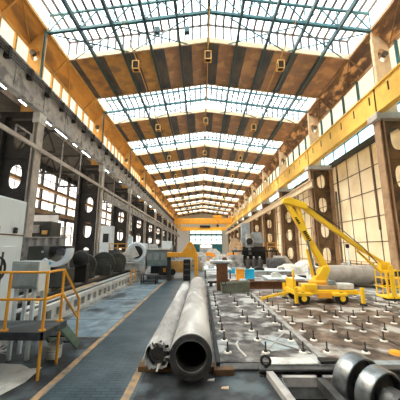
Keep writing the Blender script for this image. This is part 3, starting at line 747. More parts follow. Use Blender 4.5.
# control cabinet
t = thing('control_cabinet', 'grey control cabinet on white legs behind the yellow handrail', 'cabinet', (-4.0, 6.5, 0))
MB().box(-4.32, -3.72, 6.12, 6.62, 1.50, 2.10).build('body', M['cabinet'], t, bevel=.015)
MB().box(-3.72, -3.70, 6.15, 6.60, 1.42, 2.09).build('side_panel', M['white_paint'], t, bevel=.005)
MB().box(-3.70, -3.69, 6.50, 6.58, 2.0, 2.07).build('blue_label', M['blue'], t, smooth=False)
MB().box(-4.28, -3.76, 6.10, 6.12, 1.55, 2.05).build('door', M['cabinet'], t, bevel=.006)
for x in (-4.2, -3.8):
    for y in (6.2, 6.54): MB().box(x-.035, x+.035, y-.035, y+.035, 0, 1.5).build('leg', M['white_paint'], t, smooth=False)
# sheet, bucket
sb = MB(); pts = [(-4.35,5.1),(-4.2,5.85),(-3.75,5.98),(-3.45,5.78),(-3.16,5.68),(-3.2,5.25),(-3.35,4.75),(-3.9,4.4)]
random.seed(5)
V = [sb.bm.verts.new((x,y,.012+(.07 if i in (1,4) else .0))) for i, (x, y) in enumerate(pts)]
cv = sb.bm.verts.new((-3.75,5.2,.02))
for i in range(len(V)): sb.bm.faces.new([cv, V[i], V[(i+1)%len(V)]])
o = sb.build('pale_sheet', M['offwhite']); md = o.modifiers.new('solid','SOLIDIFY'); md.thickness = .006; md.offset = 1
tag(o, 'curled pale sheet lying on the dark floor in the near left corner', 'sheet')
t = thing('bucket', 'pale ribbed bucket on the floor under the platform steps', 'bucket', (-3.42, 6.62, 0))
MB().lathe((-3.3,6.35,.006),(0,0,1),[(0,0),(0,.15),(.03,.16),(.12,.165),(.13,.155),(.17,.165),(.18,.155),(.26,.175),(.26,.155),(.05,.14),(.05,0)],24).build('body', M['offwhite'], t)
MB().torus((-3.3,6.35,.27),(0,0,1),.17,.012).build('rim', M['white_paint'], t)
t = thing('cable_heap', 'tangle of thin pale cables on the floor behind the platform', 'cables', (-4.6, 6.35, 0))
cb = MB()
for i in range(7):
    cb.torus((-4.6+random.uniform(-.1,.1), 6.35+random.uniform(-.06,.06), .12+.03*i), (random.uniform(-.4,.4),random.uniform(-.4,.4),1), .2+random.uniform(-.05,.05), .012, 20, 6)
cb.build('cable_loops', M['offwhite'], t)
tag(MB().box(-4.75, -4.45, 5.6, 5.9, .005, .55).build('pale_box', M['white_paint'], bevel=.01), 'narrow white box standing in the shade under the platform', 'box')

# ------------------------------------------------------------------ left: the long machine bed and what stands on it
t = thing('machine_bed', 'long pale machine bed with rails and a row of pockets along its side', 'machine bed', (-6, 15, 0))
YA, YZ = 7.75, 24.0
MB().box(-7.6, -5.0, YA, YZ, 0, .10).box(-7.6,-5.06,YA,YZ,.1,.45).build('base', M['dk_green'], t, smooth=False)  # dark base colour stands in for shade inside the side pockets
MB().box(-5.06,-4.86,YA,YZ,.0,.12).box(-5.06,-4.9,YA,YZ,.42,.58).build('front_sill', M['offwhite'], t, smooth=False)
y = YA+.1; n = 0
while y < YZ-.2:
    MB().box(-5.06,-4.92,y,y+.30,.12,.42).build('pocket_rib', M['offwhite'], t, smooth=False); y += .62; n += 1
for x, w_, z, m in ((-5.15,.14,.60,'steel_d'), (-5.5,.3,.56,'offwhite'), (-5.85,.12,.66,'black'), (-6.15,.28,.58,'steel_d'), (-6.5,.14,.70,'offwhite'), (-6.95,.3,.6,'black'), (-7.35,.2,.66,'steel_d')):
    MB().box(x-w_/2, x+w_/2, YA, YZ, .45, z).build('guide_rail', M[m], t, smooth=False)
tag(MB().box(-5.75, -5.45, 9.2, 14.5, .562, .60).build('plank', M['cream'], bevel=.006), 'tan wooden plank lying along the machine bed behind the handrail', 'plank')
tag(MB().box(-6.34, -6.04, 14.4, 19.5, .582, .62).build('plank', M['timber'], bevel=.006), 'darker plank lying along the machine bed below the round dark covers', 'plank')
# headstock
t = thing('headstock', 'dark green headstock with a white half ring, behind the handrail', 'machine', (-6.6, 12, .7))
MB().prism([(-7.6,.72),(-7.6,2.5),(-6.95,2.5),(-6.75,2.1),(-6.55,1.7),(-6.3,1.5),(-6.1,1.45),(-6.0,1.5),(-6.0,.72)], 'y', 11.6, 12.8).build('body', M['dk_green'], t, bevel=.04)
MB().ring((-6.35,11.65,2.30),(0,-1,0),.50,.70,.35,32,PI*.95,PI*1.78).build('half_ring', M['white_paint'], t)
MB().box(-6.75, -6.0, 11.75, 12.5, 2.15, 2.5).build('clamp_block', M['black'], t, bevel=.05)
MB().tube((-6.2,12.0,2.2),(-6.05,11.4,2.25),.16,16).build('spindle', M['steel_d'], t)
MB().box(-6.96, -6.88, 11.57, 11.61, 2.2, 2.28).build('name_plate', M['white_paint'], t, smooth=False)
t = thing('chuck', 'round black chuck with an arc of highlight right of the white half ring', 'machine part', (-6.1, 13.6, .72))
MB().lathe((-6.1,13.6,1.85),(.3,-1,.15),[(0,0),(0,.34),(.3,.40),(.42,.34),(.5,.12),(.5,0)],28).build('body', M['black'], t)
MB().ring((-6.0,13.27,1.9),(.3,-1,.15),.28,.36,.08,28,.2,2.2).build('rim', M['steel'], t)  # partial steel arc added as the highlight on the black body
MB().box(-6.4,-5.8,13.55,14.0,.705,1.6).build('foot', M['black'], t, bevel=.03)
for i, (x, y, z, r, lab) in enumerate(((-6.75,15.2,1.45,.62,'first round dark gear cover right of the headstock'), (-6.35,17.0,1.44,.72,'largest round dark gear cover, in the middle of the three'), (-6.1,19.0,1.45,.62,'third round dark gear cover, next to the white arm'))):
    t = thing('gear_cover', lab, 'machine part', (x, y, .72), 'round gear covers on the bed')
    MB().lathe((x,y+.4,z),(.35,-1,0),[(0,0),(0,r),(.3,r),(.36,r*.93),(.36,r*.4),(.42,r*.36),(.42,0)],32).build('cover', M['dk_green'], t)
    MB().box(x-r*.9, x+r*.8, y+.05, y+.7, .70, z-.1).build('foot', M['dk_green'], t, bevel=.02)
    if i == 0: MB().box(x-.1,x+.05,y-.10,y-.04,z-.2,z-.06).build('tag_plate', M['white_paint'], t)
    MB().ring((x,y+.4,z)+Vector((0,0,0)) if False else Vector((x,y+.4,z))+Vector((.35,-1,0)).normalized()*.34,(.35,-1,0),r*.86,r*.9,.05,32).build('edge_ring', M['black'], t)
# white boring arm
t = thing('boring_mill', 'white inclined machine arm with a round dark bore', 'machine', (-5.6, 21, .7))
MB().taper((-7.35,20.6,.85),(-5.0,20.8,2.2),.7,.35,.8,.9).build('arm', M['offwhite'], t, bevel=.05)
MB().lathe((-5.15,21.3,2.08),(.15,-1,0),[(0,0),(0,.78),(.75,.78),(.85,.7),(.85,.52),(.5,.48),(.5,0)],36).build('ring_head', M['white_paint'], t)
MB().lathe((-5.07,20.78,2.08),(.15,-1,0),[(0,0),(0,.46),(.25,.46),(.3,.3),(.3,0)],28).build('bore', M['black'], t)
MB().box(-5.25,-4.4,20.7,21.9,1.1,2.75).build('gearbox', M['white_paint'], t, bevel=.08)
MB().box(-6.2,-4.4,20.8,22.0,.71,1.25).build('saddle', M['offwhite'], t, bevel=.04)
MB().prism([(-5.9,2.6),(-5.75,3.3),(-5.5,3.3),(-5.45,2.7)],'y',20.9,21.2).build('lever', M['white_paint'], t, bevel=.02)
# operator carriage
t = thing('machine_carriage', 'green grey machine carriage with an operator cab beside the white arm', 'machine', (-3.4, 21.6, 0))
MB().box(-4.25,-2.62,21.0,22.6,1.0,2.25).build('cab', M['green_grey'], t, bevel=.05)
MB().box(-4.3,-2.55,20.95,22.65,2.25,2.36).build('roof', M['offwhite'], t, bevel=.02)
for x in (-4.1,-3.55,-3.0): MB().box(x-.16,x+.2,20.97,21.0,1.5,2.0).build('cab_window', M['blue_grey'], t, smooth=False)
MB().box(-4.0,-2.5,21.2,22.4,.3,1.0).box(-3.3,-2.45,21.0,21.3,.35,.9).build('undercarriage', M['black'], t, bevel=.03)
MB().box(-4.2,-2.3,20.9,22.5,0.007,.30).build('foot', M['steel_d'], t, bevel=.03)
MB().box(-3.2,-2.45,21.4,22.2,2.36,2.95).build('motor', M['white_paint'], t, bevel=.04)
MB().tube((-3.05,21.6,2.95),(-3.05,21.6,3.25),.07,10).build('exhaust', M['steel_d'], t)
MB().box(-2.98,-2.78,20.97,21.2,.55,.85).build('yellow_box', M['orange'], t, bevel=.02)
MB().lathe((-2.35,21.3,.55),(.4,-1,0),[(0,0),(0,.25),(.25,.25),(.25,0)],18).build('handwheel', M['black'], t)
# yellow guard on bed end
t = thing('guard_rail', 'small orange guard rail at the far end of the machine bed', 'guard rail', (-4.6, 19.2, 0))
for y in (18.0, 19.2): MB().tube((-4.7,y,.006),(-4.7,y,.95),.04,8).build('post', M['rail_y'], t)
for z in (.5, .93): MB().tube((-4.7,18.0,z),(-4.7,19.2,z),.035,8).build('rail', M['rail_y'], t)
t = thing('parts_table', 'low black table frame on the slab floor before the carriage', 'table', (-3.6, 18.6, 0))
MB().box(-4.1,-3.0,18.2,19.0,.58,.64).build('top', M['steel_d'], t, bevel=.01)
for x in (-4.05,-3.08):
    for y in (18.25, 18.92): MB().box(x-.03,x+.03,y-.03,y+.03,.006,.58).build('leg', M['black'], t, smooth=False)
MB().box(-4.1,-3.0,18.2,19.0,.15,.18).build('shelf', M['black'], t, smooth=False)
# yellow lifting frame at the end of the pipes
t = thing('gantry_crane', 'yellow lifting frame with peaked head at the far end of the pipes', 'crane', (-1.1, 20.5, 0))
MB().prism([(-2.6,1.72),(-2.6,2.08),(-1.5,2.08),(-1.0,2.85),(-.72,2.85),(-.28,1.9),(-.24,.009),(-.50,.009),(-.54,1.45),(-.7,1.68),(-1.3,1.72)],'y',20.2,20.75).build('frame', M['rail_y'], t, bevel=.04)
MB().box(-1.36,-.84,20.15,20.8,.009,1.55).build('mast', M['black'], t, bevel=.03)
for z in (.35,.75,1.15): MB().box(-1.3,-.9,20.13,20.16,z,z+.12).build('mast_plate', M['steel_d'], t, smooth=False)
MB().box(-2.6,-2.35,20.3,20.7,.009,1.72).build('leg', M['dk_steel'], t, smooth=False)
MB().lathe((-.87,20.18,2.45),(0,-1,0),[(0,0),(0,.16),(.05,.16),(.05,0)],16).build('pivot_pin', M['ochre'], t)
t = thing('safety_fence', 'orange mesh guard panel left of the yellow lifting frame', 'panel', (-2.2, 22.5, 0))
MB().box(-2.75,-1.55,23.0,23.06,.35,1.3).build('panel', M['ochre'], t, smooth=False)
for x in (-2.75,-1.55): MB().box(x-.04,x+.04,22.98,23.08,.008,1.35).build('post', M['rail_y'], t, smooth=False)

# left aisle: corrugated partition, machines
cp_ = MB(); x = -10.4; i = 0
t = thing('partition', 'dark corrugated partition wall behind the headstock', 'partition', (-9, 15, 0))
pts = []
while x < -7.7: pts.append((x, 15.0+(.06 if i % 4 in (0,1) else -.06))); x += .11; i += 1
poly = pts+[(a, b_+.04) for a, b_ in reversed(pts)]
cp_.prism(poly, 'z', 0, 2.95); cp_.build('sheeting', M['gr_steel'], t, smooth=False)
MB().box(-10.42,-7.7,14.9,15.12,2.95,3.02).build('top_rail', M['beige_steel'], t, smooth=False)
t = thing('lathe', 'dark machine with a small lamp seen above the corrugated partition', 'machine', (-11.7, 18.5, 0))
MB().box(-13.6,-11.4,19.8,21.3,0,4.4).build('body', M['dk_green'], t, bevel=.05)
MB().box(-13.2,-12.2,19.6,19.8,3.5,4.1).build('panel', M['gr_steel'], t, bevel=.02)
MB().box(-12.0,-11.6,19.7,19.8,3.4,3.7).build('warm_lamp', M['ochre'], t, bevel=.02)
t = thing('hanging_screen', 'pale hanging screen over the corrugated partition', 'screen', (-13, 27, 2.4))
MB().box(-15.8,-13.2,24.0,24.06,2.3,5.4).build('cloth', M['white_sheet'], t, smooth=False)
MB().tube((-15.9,24.03,5.45),(-13.1,24.03,5.45),.06,8).build('rod', M['dk_steel'], t)
for x in (-15.8,-13.2): MB().tube((x,24.03,5.45),(x,24.03,9.45),.02,6).build('cord', M['dk_steel'], t)
t = thing('access_ladder', 'small pale step railing above the corrugated partition', 'railing', (-12, 23, 0))
for x in (-13.0,-12.2,-11.4): MB().tube((x,23,0),(x,23,4.2),.05,8).build('post', M['gr_steel'], t)
for z in (3.5,4.2): MB().tube((-13.0,23,z),(-11.4,23,z),.045,8).build('rail', M['beige_steel'], t)
t = thing('yellow_railing', 'small yellow railing in the left aisle past the second column', 'railing', (-9.8, 29.6, 0))
for x in (-9.9,-9.0,-8.1): MB().tube((x,28.5,0),(x,28.5,2.9),.06,8).build('post', M['rail_y'], t)
for z in (1.9,2.4,2.85): MB().tube((-9.9,28.5,z),(-8.1,28.5,z),.05,8).build('rail', M['rail_y'], t)
t = thing('white_cabinet', 'white switch cabinet with dark opening in the left aisle', 'cabinet', (-12.5, 34, 0))
MB().box(-13.8,-11.4,33.5,34.5,0,5.2).build('body', M['white_paint'], t, bevel=.04)
MB().box(-12.5,-11.8,33.46,33.5,3.1,4.2).build('opening', M['black'], t, smooth=False)
mach = [(-8.6,27,2.3,1.9,2.2,'dk_green','dark green milling machine between the left columns behind the gear covers'),
        (-8.2,33,1.8,1.6,2.6,'gr_steel','grey machine with tall head left of the carriage'),
        (-7.2,40,2.4,2.0,3.0,'offwhite','pale machine standing before the fourth left column'),
        (-7.8,48,2.2,2.0,2.6,'green_grey','green grey machine before the left wall far back'),
        (-6.8,57,2.6,2.5,3.2,'blue_grey','blue grey machine far back on the left'),
        (-7.4,70,3.0,3.0,3.0,'dk_green','dark machine at the far left end of the hall')]
for x, y, w_, d_, h_, m, lab in mach:
    t = thing('machine_tool', lab, 'machine', (x, y, 0), 'machine tools along the left side')
    MB().box(x-w_/2,x+w_/2,y-d_/2,y+d_/2,0,h_*.35).build('base', M[m], t, bevel=.05)
    MB().box(x-w_*.3,x+w_*.15,y-d_*.2,y+d_*.45,h_*.35,h_).build('column', M[m], t, bevel=.05)
    MB().box(x-w_*.2,x+w_*.3,y-d_*.5,y-d_*.2,h_*.6,h_*.92).build('head', M[m], t, bevel=.05)
    MB().tube((x+w_*.1,y-d_*.36,h_*.45),(x+w_*.1,y-d_*.36,h_*.6),.12,12).build('spindle', M['steel'], t)
    MB().box(x-w_*.45,x+w_*.45,y-d_*.55,y-d_*.25,h_*.35,h_*.42).build('worktable', M['steel_d'], t, bevel=.02)

# ------------------------------------------------------------------ right: boom lift
t = thing('boom_lift', 'yellow articulated boom lift on wheels with raised boom, standing on the floor plates', 'boom lift', (5.4, 12.4, ZP))
YL = 12.4
ch = MB().box(3.95,6.75,YL-.55,YL+.55,.42,.62).box(4.1,4.7,YL-.75,YL+.75,.38,.52).box(5.6,6.2,YL-.75,YL+.75,.38,.52).build('chassis', M['lift_y'], t, bevel=.03)
MB().box(4.55,6.2,YL-.5,YL+.5,.62,.80).build('deck', M['cardboard'], ch, bevel=.03)
MB().box(4.4,5.0,YL-.58,YL-.3,.58,.86).build('hood', M['lift_y'], ch, bevel=.04)
MB().box(5.9,6.6,YL-.56,YL-.1,.62,.88).build('hydraulic_tank', M['offwhite'], ch, bevel=.04)
MB().box(5.55,5.85,YL-.5,YL-.2,.8,1.0).build('engine_block', M['green_grey'], ch, bevel=.03)
MB().box(5.0,5.6,YL-.58,YL-.54,.28,.5).build('side_panel', M['rail_y'], ch, smooth=False)
for x in (4.35, 5.98):
    for s in (-1, 1):
        wl_ = MB().lathe((x,YL+s*.62,.285),(0,s,0),[(-.1,0),(-.1,.2),(-.09,.245),(.09,.245),(.1,.2),(.1,0)],24).build('wheel', M['rubber'], t)
        MB().lathe((x,YL+s*.62,.285),(0,s,0),[(.08,0),(.08,.13),(.115,.11),(.115,0)],16).build('rim', M['lift_y'], wl_)
for x in (3.98, 6.78):
    for s in (-1, 1):
        og = MB().box(x-.06,x+.06,YL+s*.8-.06,YL+s*.8+.06,.12,.75).build('outrigger', M['lift_y'], t, smooth=False)
        MB().lathe((x,YL+s*.8,ZP),(0,0,1),[(0,0),(0,.15),(.05,.13),(.08,.05),(.08,0)],16).build('foot_pad', M['black'], og)
        MB().bar((x,YL+s*.8,.5),(x,YL+s*.4,.5),.09,.1).build('outrigger_arm', M['lift_y'], og, smooth=False)
MB().box(3.98,4.12,YL-.5,YL+.5,.62,1.05).box(4.0,4.08,YL-.46,YL-.36,1.05,1.45).build('end_frame', M['lift_y'], t, bevel=.02)
MB().bar((2.75,YL+.2,.14),(4.0,YL+.2,.42),.09,.1).build('tow_bar', M['lift_y'], t, smooth=False)
MB().tube((2.75,YL+.2,ZP),(2.75,YL+.2,.2),.05,10).build('tow_foot', M['lift_y'], t)
MB().lathe((5.3,YL,.80),(0,0,1),[(0,0),(0,.42),(.12,.42),(.2,.3),(.2,0)],28).build('turntable', M['rail_y'], t)
MB().prism([(5.05,.98),(5.6,.98),(5.82,1.45),(5.74,1.62),(5.5,1.6),(5.25,1.25)],'y',YL-.22,YL+.22).build('turret', M['lift_y'], t, bevel=.03)
lb = MB().taper((5.66,YL,1.5),(4.03,YL,4.62),.26,.31,.2,.2).build('lower_boom', M['lift_y'], t, bevel=.02)
d0 = Vector((4.03-5.66,0,4.62-1.5)); 
lt = MB()
for q in (.40,.43,.455,.48,.505,.53,.66,.69,.715,.74):
    p = Vector((5.66,YL-.136,1.5))+d0*q; n_ = Vector((d0.z,0,-d0.x)).normalized()
    lt.bar(p-n_*.075,p+n_*random.uniform(.02,.075),.012,.055)
lt.build('lettering', M['black'], lb, smooth=False)
MB().tube((5.1,YL-.24,1.2),(4.85,YL-.24,2.75),.05,12).build('lift_cylinder', M['steel'], t)
MB().bar((5.12,YL+.1,1.15),(4.95,YL+.1,2.35),.12,.12).build('tension_link', M['lift_y'], t, smooth=False)
MB().prism([(3.86,4.5),(3.9,4.72),(4.2,4.78),(4.95,4.5),(5.05,4.28),(4.85,4.2),(4.25,4.42)],'y',YL-.16,YL+.16).build('elbow', M['lift_y'], t, bevel=.02)
MB().taper((4.55,YL,4.45),(4.88,YL,3.0),.14,.16,.2,.22).build('elbow_link', M['lift_y'], t, bevel=.015)
PB = (8.75, 12.9, 1.55)
ub = MB().taper((4.75,YL,4.42),(7.6,12.72,2.33),.2,.25,.17,.18).build('upper_boom', M['lift_y'], t, bevel=.02)
MB().taper((7.3,12.68,2.5),(8.75,12.88,1.66),.14,.15,.13,.13).build('boom_extension', M['steel'] if False else M['lift_y'], ub, bevel=.01)
MB().path([(4.8,YL-.14,4.5),(6.2,12.4,3.6),(7.6,12.55,2.42),(8.3,12.75,1.7)], .022).build('hose', M['black'], ub)
MB().tube((7.35,12.7,2.3),(8.5,12.86,1.25),.055,12).build('jib_cylinder', M['lift_y'], t)
MB().box(8.45,8.9,12.75,13.05,1.25,1.75).build('basket_bracket', M['lift_y'], t, bevel=.02)
bk = MB().box(8.5,9.42,12.6,13.4,.12,.2).build('basket_floor', M['lift_y'], t, bevel=.01)
bs = MB()
for z in (.6, 1.0, 1.35):
    bs.path([(8.53,12.63,z),(9.39,12.63,z),(9.39,13.37,z),(8.53,13.37,z),(8.53,12.63,z)], .025, 8)
for x in (8.53,8.82,9.1,9.39):
    for y in (12.63,13.37): bs.tube((x,y,.2),(x,y,1.37),.028,8)
bs.build('basket_rails', M['lift_y'], t)
MB().box(8.72,8.92,12.6,12.66,.2,1.6).build('basket_post', M['lift_y'], t, smooth=False)
MB().box(9.05,9.3,12.62,12.75,1.1,1.38).build('control_box', M['black'], t, bevel=.02)
for x in (8.65,9.25): MB().box(x-.07,x+.07,12.9,13.1,ZP,.12).build('basket_foot', M['rubber'], t, smooth=False)

# ------------------------------------------------------------------ mid right clutter
t = thing('rusty_post', 'rusty square steel post with a flat cap plate beyond the pipes', 'post', (1.18, 15.2, 0))
MB().box(.88,1.50,15.45,16.0,0,1.50).build('shaft', M['rust'], t, bevel=.02)
MB().box(.68,1.62,15.4,16.1,1.5,1.56).build('cap_plate', M['steel_d'], t, smooth=False)
t = thing('steel_tray', 'olive green open steel box leaning in front of the rusty post', 'box', (1.9, 14.9, ZP))
tr2 = MB()
tr2.hexa([(1.15,14.75,ZP),(2.6,14.95,ZP),(2.55,15.3,ZP),(1.1,15.1,ZP),(1.12,14.7,.50),(2.66,14.9,.60),(2.64,14.95,.60),(1.10,14.75,.50)])
tr2.hexa([(1.10,15.1,ZP),(2.55,15.28,ZP),(2.55,15.34,ZP),(1.1,15.16,ZP),(1.05,15.25,.50),(2.62,15.4,.6),(2.62,15.44,.6),(1.05,15.3,.5)])
tr2.hexa([(1.12,14.75,ZP),(1.17,14.75,ZP),(1.12,15.15,ZP),(1.07,15.15,ZP),(1.08,14.72,.50),(1.14,14.72,.5),(1.1,15.28,.5),(1.04,15.28,.5)])
tr2.hexa([(2.53,14.95,ZP),(2.58,14.95,ZP),(2.56,15.3,ZP),(2.5,15.3,ZP),(2.6,14.92,.60),(2.66,14.92,.6),(2.66,15.42,.6),(2.6,15.42,.6)])
tr2.build('box', M['olive'], t, smooth=False)
MB().torus((1.18,14.68,.55),(0,1,.2),.12,.02,20,6).build('handle', M['black'], t)
tag(MB().ibeam((1.6,16.4,.22),(7.6,16.4,.22),.3,.44,.05).build('steel_beam', M['rust'], smooth=False), 'long rusty steel beam lying across the hall behind the floor plates', 'beam')
tag(MB().box(.4, 6.9, 17.3, 17.5, .20, .32).box(.5,.7,17.3,17.5,0,.2).box(4.4,4.6,17.3,17.5,0,.2).box(6.6,6.8,17.3,17.5,0,.2).build('long_rail', M['black'], smooth=False), 'long black rail on short feet behind the rusty beam', 'rail')
tag(MB().box(1.55,2.6,16.75,17.2,0,.28).build('pale_timber', M['cream'], bevel=.01), 'short tan timber lying between rusty post and black rail', 'timber')
def crate(x, y, w_, d_, h_, m, lab, cat='crate'):
    t = thing('plastic_crate', lab, cat, (x, y, 0))
    MB().box(x-w_/2,x+w_/2,y-d_/2,y+d_/2,0,h_).build('body', M[m], t, bevel=.03)
    MB().box(x-w_/2-.025,x+w_/2+.025,y-d_/2-.025,y+d_/2+.025,h_-.1,h_).build('lid', M[m], t, bevel=.02)
    r_ = MB()
    for q in (-.3, 0, .3): r_.box(x+q*w_-.02,x+q*w_+.02,y-d_/2-.015,y-d_/2+.01,.05,h_-.12)
    r_.build('ribs', M[m], t, smooth=False)
crate(2.9,20.4,.56,.6,.84,'orange','orange plastic crate left beside the blue one on the floor')
crate(3.6,20.3,.62,.6,.84,'blue','bright blue plastic crate right beside the orange one')
crate(2.9,26.0,.6,.5,.45,'blue','small teal blue box further back left of the crates', 'box')
# white plates and benches
def bench(name, lab, x0, x1, y0, y1, h, m, cat, legs=True):
    t = thing(name, lab, cat, ((x0+x1)/2,(y0+y1)/2,0))
    MB().box(x0,x1,y0,y1,h-.08,h).build('top', M[m], t, bevel=.015)
    if legs:
        for x in (x0+.12,x1-.12):
            for y in (y0+.12,y1-.12): MB().box(x-.05,x+.05,y-.05,y+.05,0,h-.08).build('leg', M['steel_d'], t, smooth=False)
    else: MB().box(x0+.1,x1-.1,y0+.1,y1-.1,0,h-.08).build('base', M['gr_steel'], t, bevel=.02)
bench('marking_table','white marking table behind the rusty post',.2,2.4,21.5,25,.75,'white_paint','table')
bench('marking_table','low white slab table behind the blue crate',4.4,7.6,22.5,25,.55,'white_paint','table',False)
bench('work_bench','pale bench far behind the white marking table',1.0,3.6,31,34,.95,'white_paint','bench',False)
bench('work_bench','grey bench standing left of the dark gas cylinders',3.6,5.4,34,36,1.5,'blue_grey','bench',False)
bench('work_bench','long pale bench in front of the cream wall behind the boom lift',9.3,13.4,22,24,.9,'offwhite','bench',False)
bench('surface_plate','flat pale plate stack left behind the boom lift',4.6,7.2,18.6,20.8,.35,'white_paint','plate',False)
bench('surface_plate','flat pale plate stack right behind the boom lift',8.0,10.6,18.4,20.2,.45,'offwhite','plate',False)
# stacks of plates / small pieces on them
random.seed(21)
words = [('pale metal block','offwhite'),('rusty metal block','rust'),('dark metal block','black'),('grey metal block','gr_steel')]
spots = [(.8,22.5,.75,'at the left front of the white marking table'),(1.6,23.6,.75,'at the middle of the white marking table'),(4.9,23.0,.55,'at the left end of the low white slab table'),
         (6.9,23.4,.55,'at the right end of the low white slab table'),(5.3,19.3,.35,'on the left pale plate stack'),(6.5,19.8,.35,'on the right half of the left plate stack'),(8.6,19.0,.45,'on the right plate stack behind the boom lift'),(9.9,19.4,.45,'at the right end of the right plate stack'),
         (1.6,32,.95,'on the pale bench far back'),(2.8,32.4,.95,'at the right end of the pale bench far back'),(10.0,22.8,.9,'at the left end of the bench by the cream wall'),(12.2,22.8,.9,'at the right end of the bench by the cream wall')]
for i, (x, y, z, where) in enumerate(spots):
    nm, m = words[i % 4]; a, b_, h_ = random.uniform(.2,.45), random.uniform(.15,.35), random.uniform(.15,.4)
    tag(MB().prism([(x-a,z),(x-a,z+h_*.7),(x-a*.5,z+h_),(x+a*.4,z+h_),(x+a,z+h_*.5),(x+a,z)],'y',y-b_,y+b_).build('metal_block', M[m], bevel=.02), '%s lying %s' % (nm, where), 'metal block')
# big roller behind the boom lift
t = thing('large_roller', 'large dull brown roller lying on stands behind the boom lift basket', 'roller', (9.6, 16.6, 0))
MB().lathe((7.2,17.0,.78),(1,.02,0),[(0,0),(0,.3),(.5,.3),(.5,.56),(4.1,.56),(4.1,.3),(4.6,.3),(4.6,0)],32).build('barrel', M['tarp'], t)
for x in (7.45, 11.5): MB().prism([(16.6,0),(17.4,0),(17.2,.55),(16.8,.55)],'x',x-.12,x+.12).build('stand', M['rust'], t, smooth=False)
tag(MB().lathe((8.0,17.95,.40),(1,0,0),[(0,0),(0,.36),(3.2,.36),(3.2,.3),(3.1,0)],24).build('pipe_length', M['pipe']), 'short pale pipe lying behind the large brown roller', 'pipe')
random.seed(33)
prof_ = [('pale steel bar','offwhite'),('rusty steel bar','rust'),('dark steel bar','black'),('white steel bar','white_paint'),('brown timber','timber'),('grey steel bar','gr_steel')]
for r_, (yy, where) in enumerate(((18.1,'just behind the black rail'),(21.4,'behind the plate stacks'),(27.4,'before the gas cylinders'))):
    for i in range(6):
        x = (3.0 if r_ != 1 else 7.9)+i*(1.55 if r_ == 2 else (.95 if r_ == 1 else .8)); nm, m = prof_[(i+2*r_) % 6]
        if r_ == 0: x = 1.1+i*.55
        a = random.uniform(-.15,.15); l = random.uniform(.16,.25) if r_ == 0 else random.uniform(.3,.42)
        h_ = random.uniform(.12,.38)
        tag(MB().bar((x-l,yy-a,h_/2+.004),(x+l,yy+a,h_/2+.004),.22,h_).build('steel_bar', M[m], bevel=.015), '%s on the pale floor %s, %s from left' % (nm, where, ['first','second','third','fourth','fifth','sixth'][i]), 'bar', 'loose bars on the pale floor')
# gas cylinders
for i, x in enumerate((5.1,5.75,6.4)):
    t = thing('gas_cylinder', '%s of three dark gas cylinders before the boring machine' % ['left','middle','right'][i], 'gas cylinder', (x,29.5,0), 'dark gas cylinders')
    MB().lathe((x,29.5,0),(0,0,1),[(0,0),(0,.26),(1.05,.26),(1.25,.18),(1.3,.07),(1.36,.07),(1.36,0)],20).build('body', M['pipe_rim'], t)
    MB().lathe((x,29.5,1.36),(0,0,1),[(0,0),(0,.09),(.12,.09),(.12,0)],10).build('cap', M['offwhite'], t)
t = thing('storage_tank', 'dark horizontal tank right of the gas cylinders', 'tank', (8.2,29.5,0))
MB().lathe((7.1,29.5,.75),(1,0,0),[(0,0),(.05,.4),(.2,.6),(1.9,.6),(2.05,.4),(2.1,0)],28).build('shell', M['steel_d'], t)
for x in (7.5,8.8): MB().box(x-.1,x+.1,29.1,29.9,0,.3).build('saddle', M['dk_steel'], t, smooth=False)
# vertical boring machine
t = thing('boring_machine', 'tall blue grey vertical boring machine with dark table on the right', 'machine', (7.3, 37.5, 0))
MB().box(5.7,6.9,37.4,38.4,0,5.9).build('column', M['blue_grey'], t, bevel=.06)
MB().box(7.2,8.5,37.4,38.6,0,4.6).build('column', M['blue_grey'], t, bevel=.06)
MB().box(5.5,8.7,37.2,37.5,3.0,3.9).build('cross_rail', M['blue_grey'], t, bevel=.04)
rh = MB().box(6.2,7.2,36.6,37.2,2.5,4.3).build('ram_head', M['gr_steel'], t, bevel=.06)
MB().lathe((6.6,36.6,3.3),(0,-1,0),[(0,0),(0,.45),(.2,.45),(.25,.3),(.25,0)],20).build('gear_cover', M['black'], rh)
MB().tube((6.7,36.9,1.5),(6.7,36.9,2.5),.2,14).build('ram', M['steel'], rh)
MB().lathe((7.0,36.3,0),(0,0,1),[(0,0),(0,1.25),(.5,1.25),(.5,1.45),(.75,1.45),(.75,0)],36).build('rotary_table', M['dk_steel'], t)
MB().box(4.2,10.2,36.0,37.1,1.9,2.1).build('walkway', M['black'], t, smooth=False)
MB().box(5.6,8.9,37.15,37.38,.2,2.6).build('apron', M['dk_steel'], t, smooth=False)
for x in (4.3,10.1): MB().box(x-.08,x+.08,36.1,36.3,0,1.9).build('walkway_leg', M['black'], t, smooth=False)
rl = MB()
for x in (4.3,5.5,8.9,10.1): rl.tube((x,36.05,2.1),(x,36.05,3.1),.04,6)
for a, b_ in ((4.3,5.5),(8.9,10.1)):
    for z in (2.6,3.1): rl.tube((a,36.05,z),(b_,36.05,z),.04,6)
rl.build('walkway_rail', M['rail_y'], t)
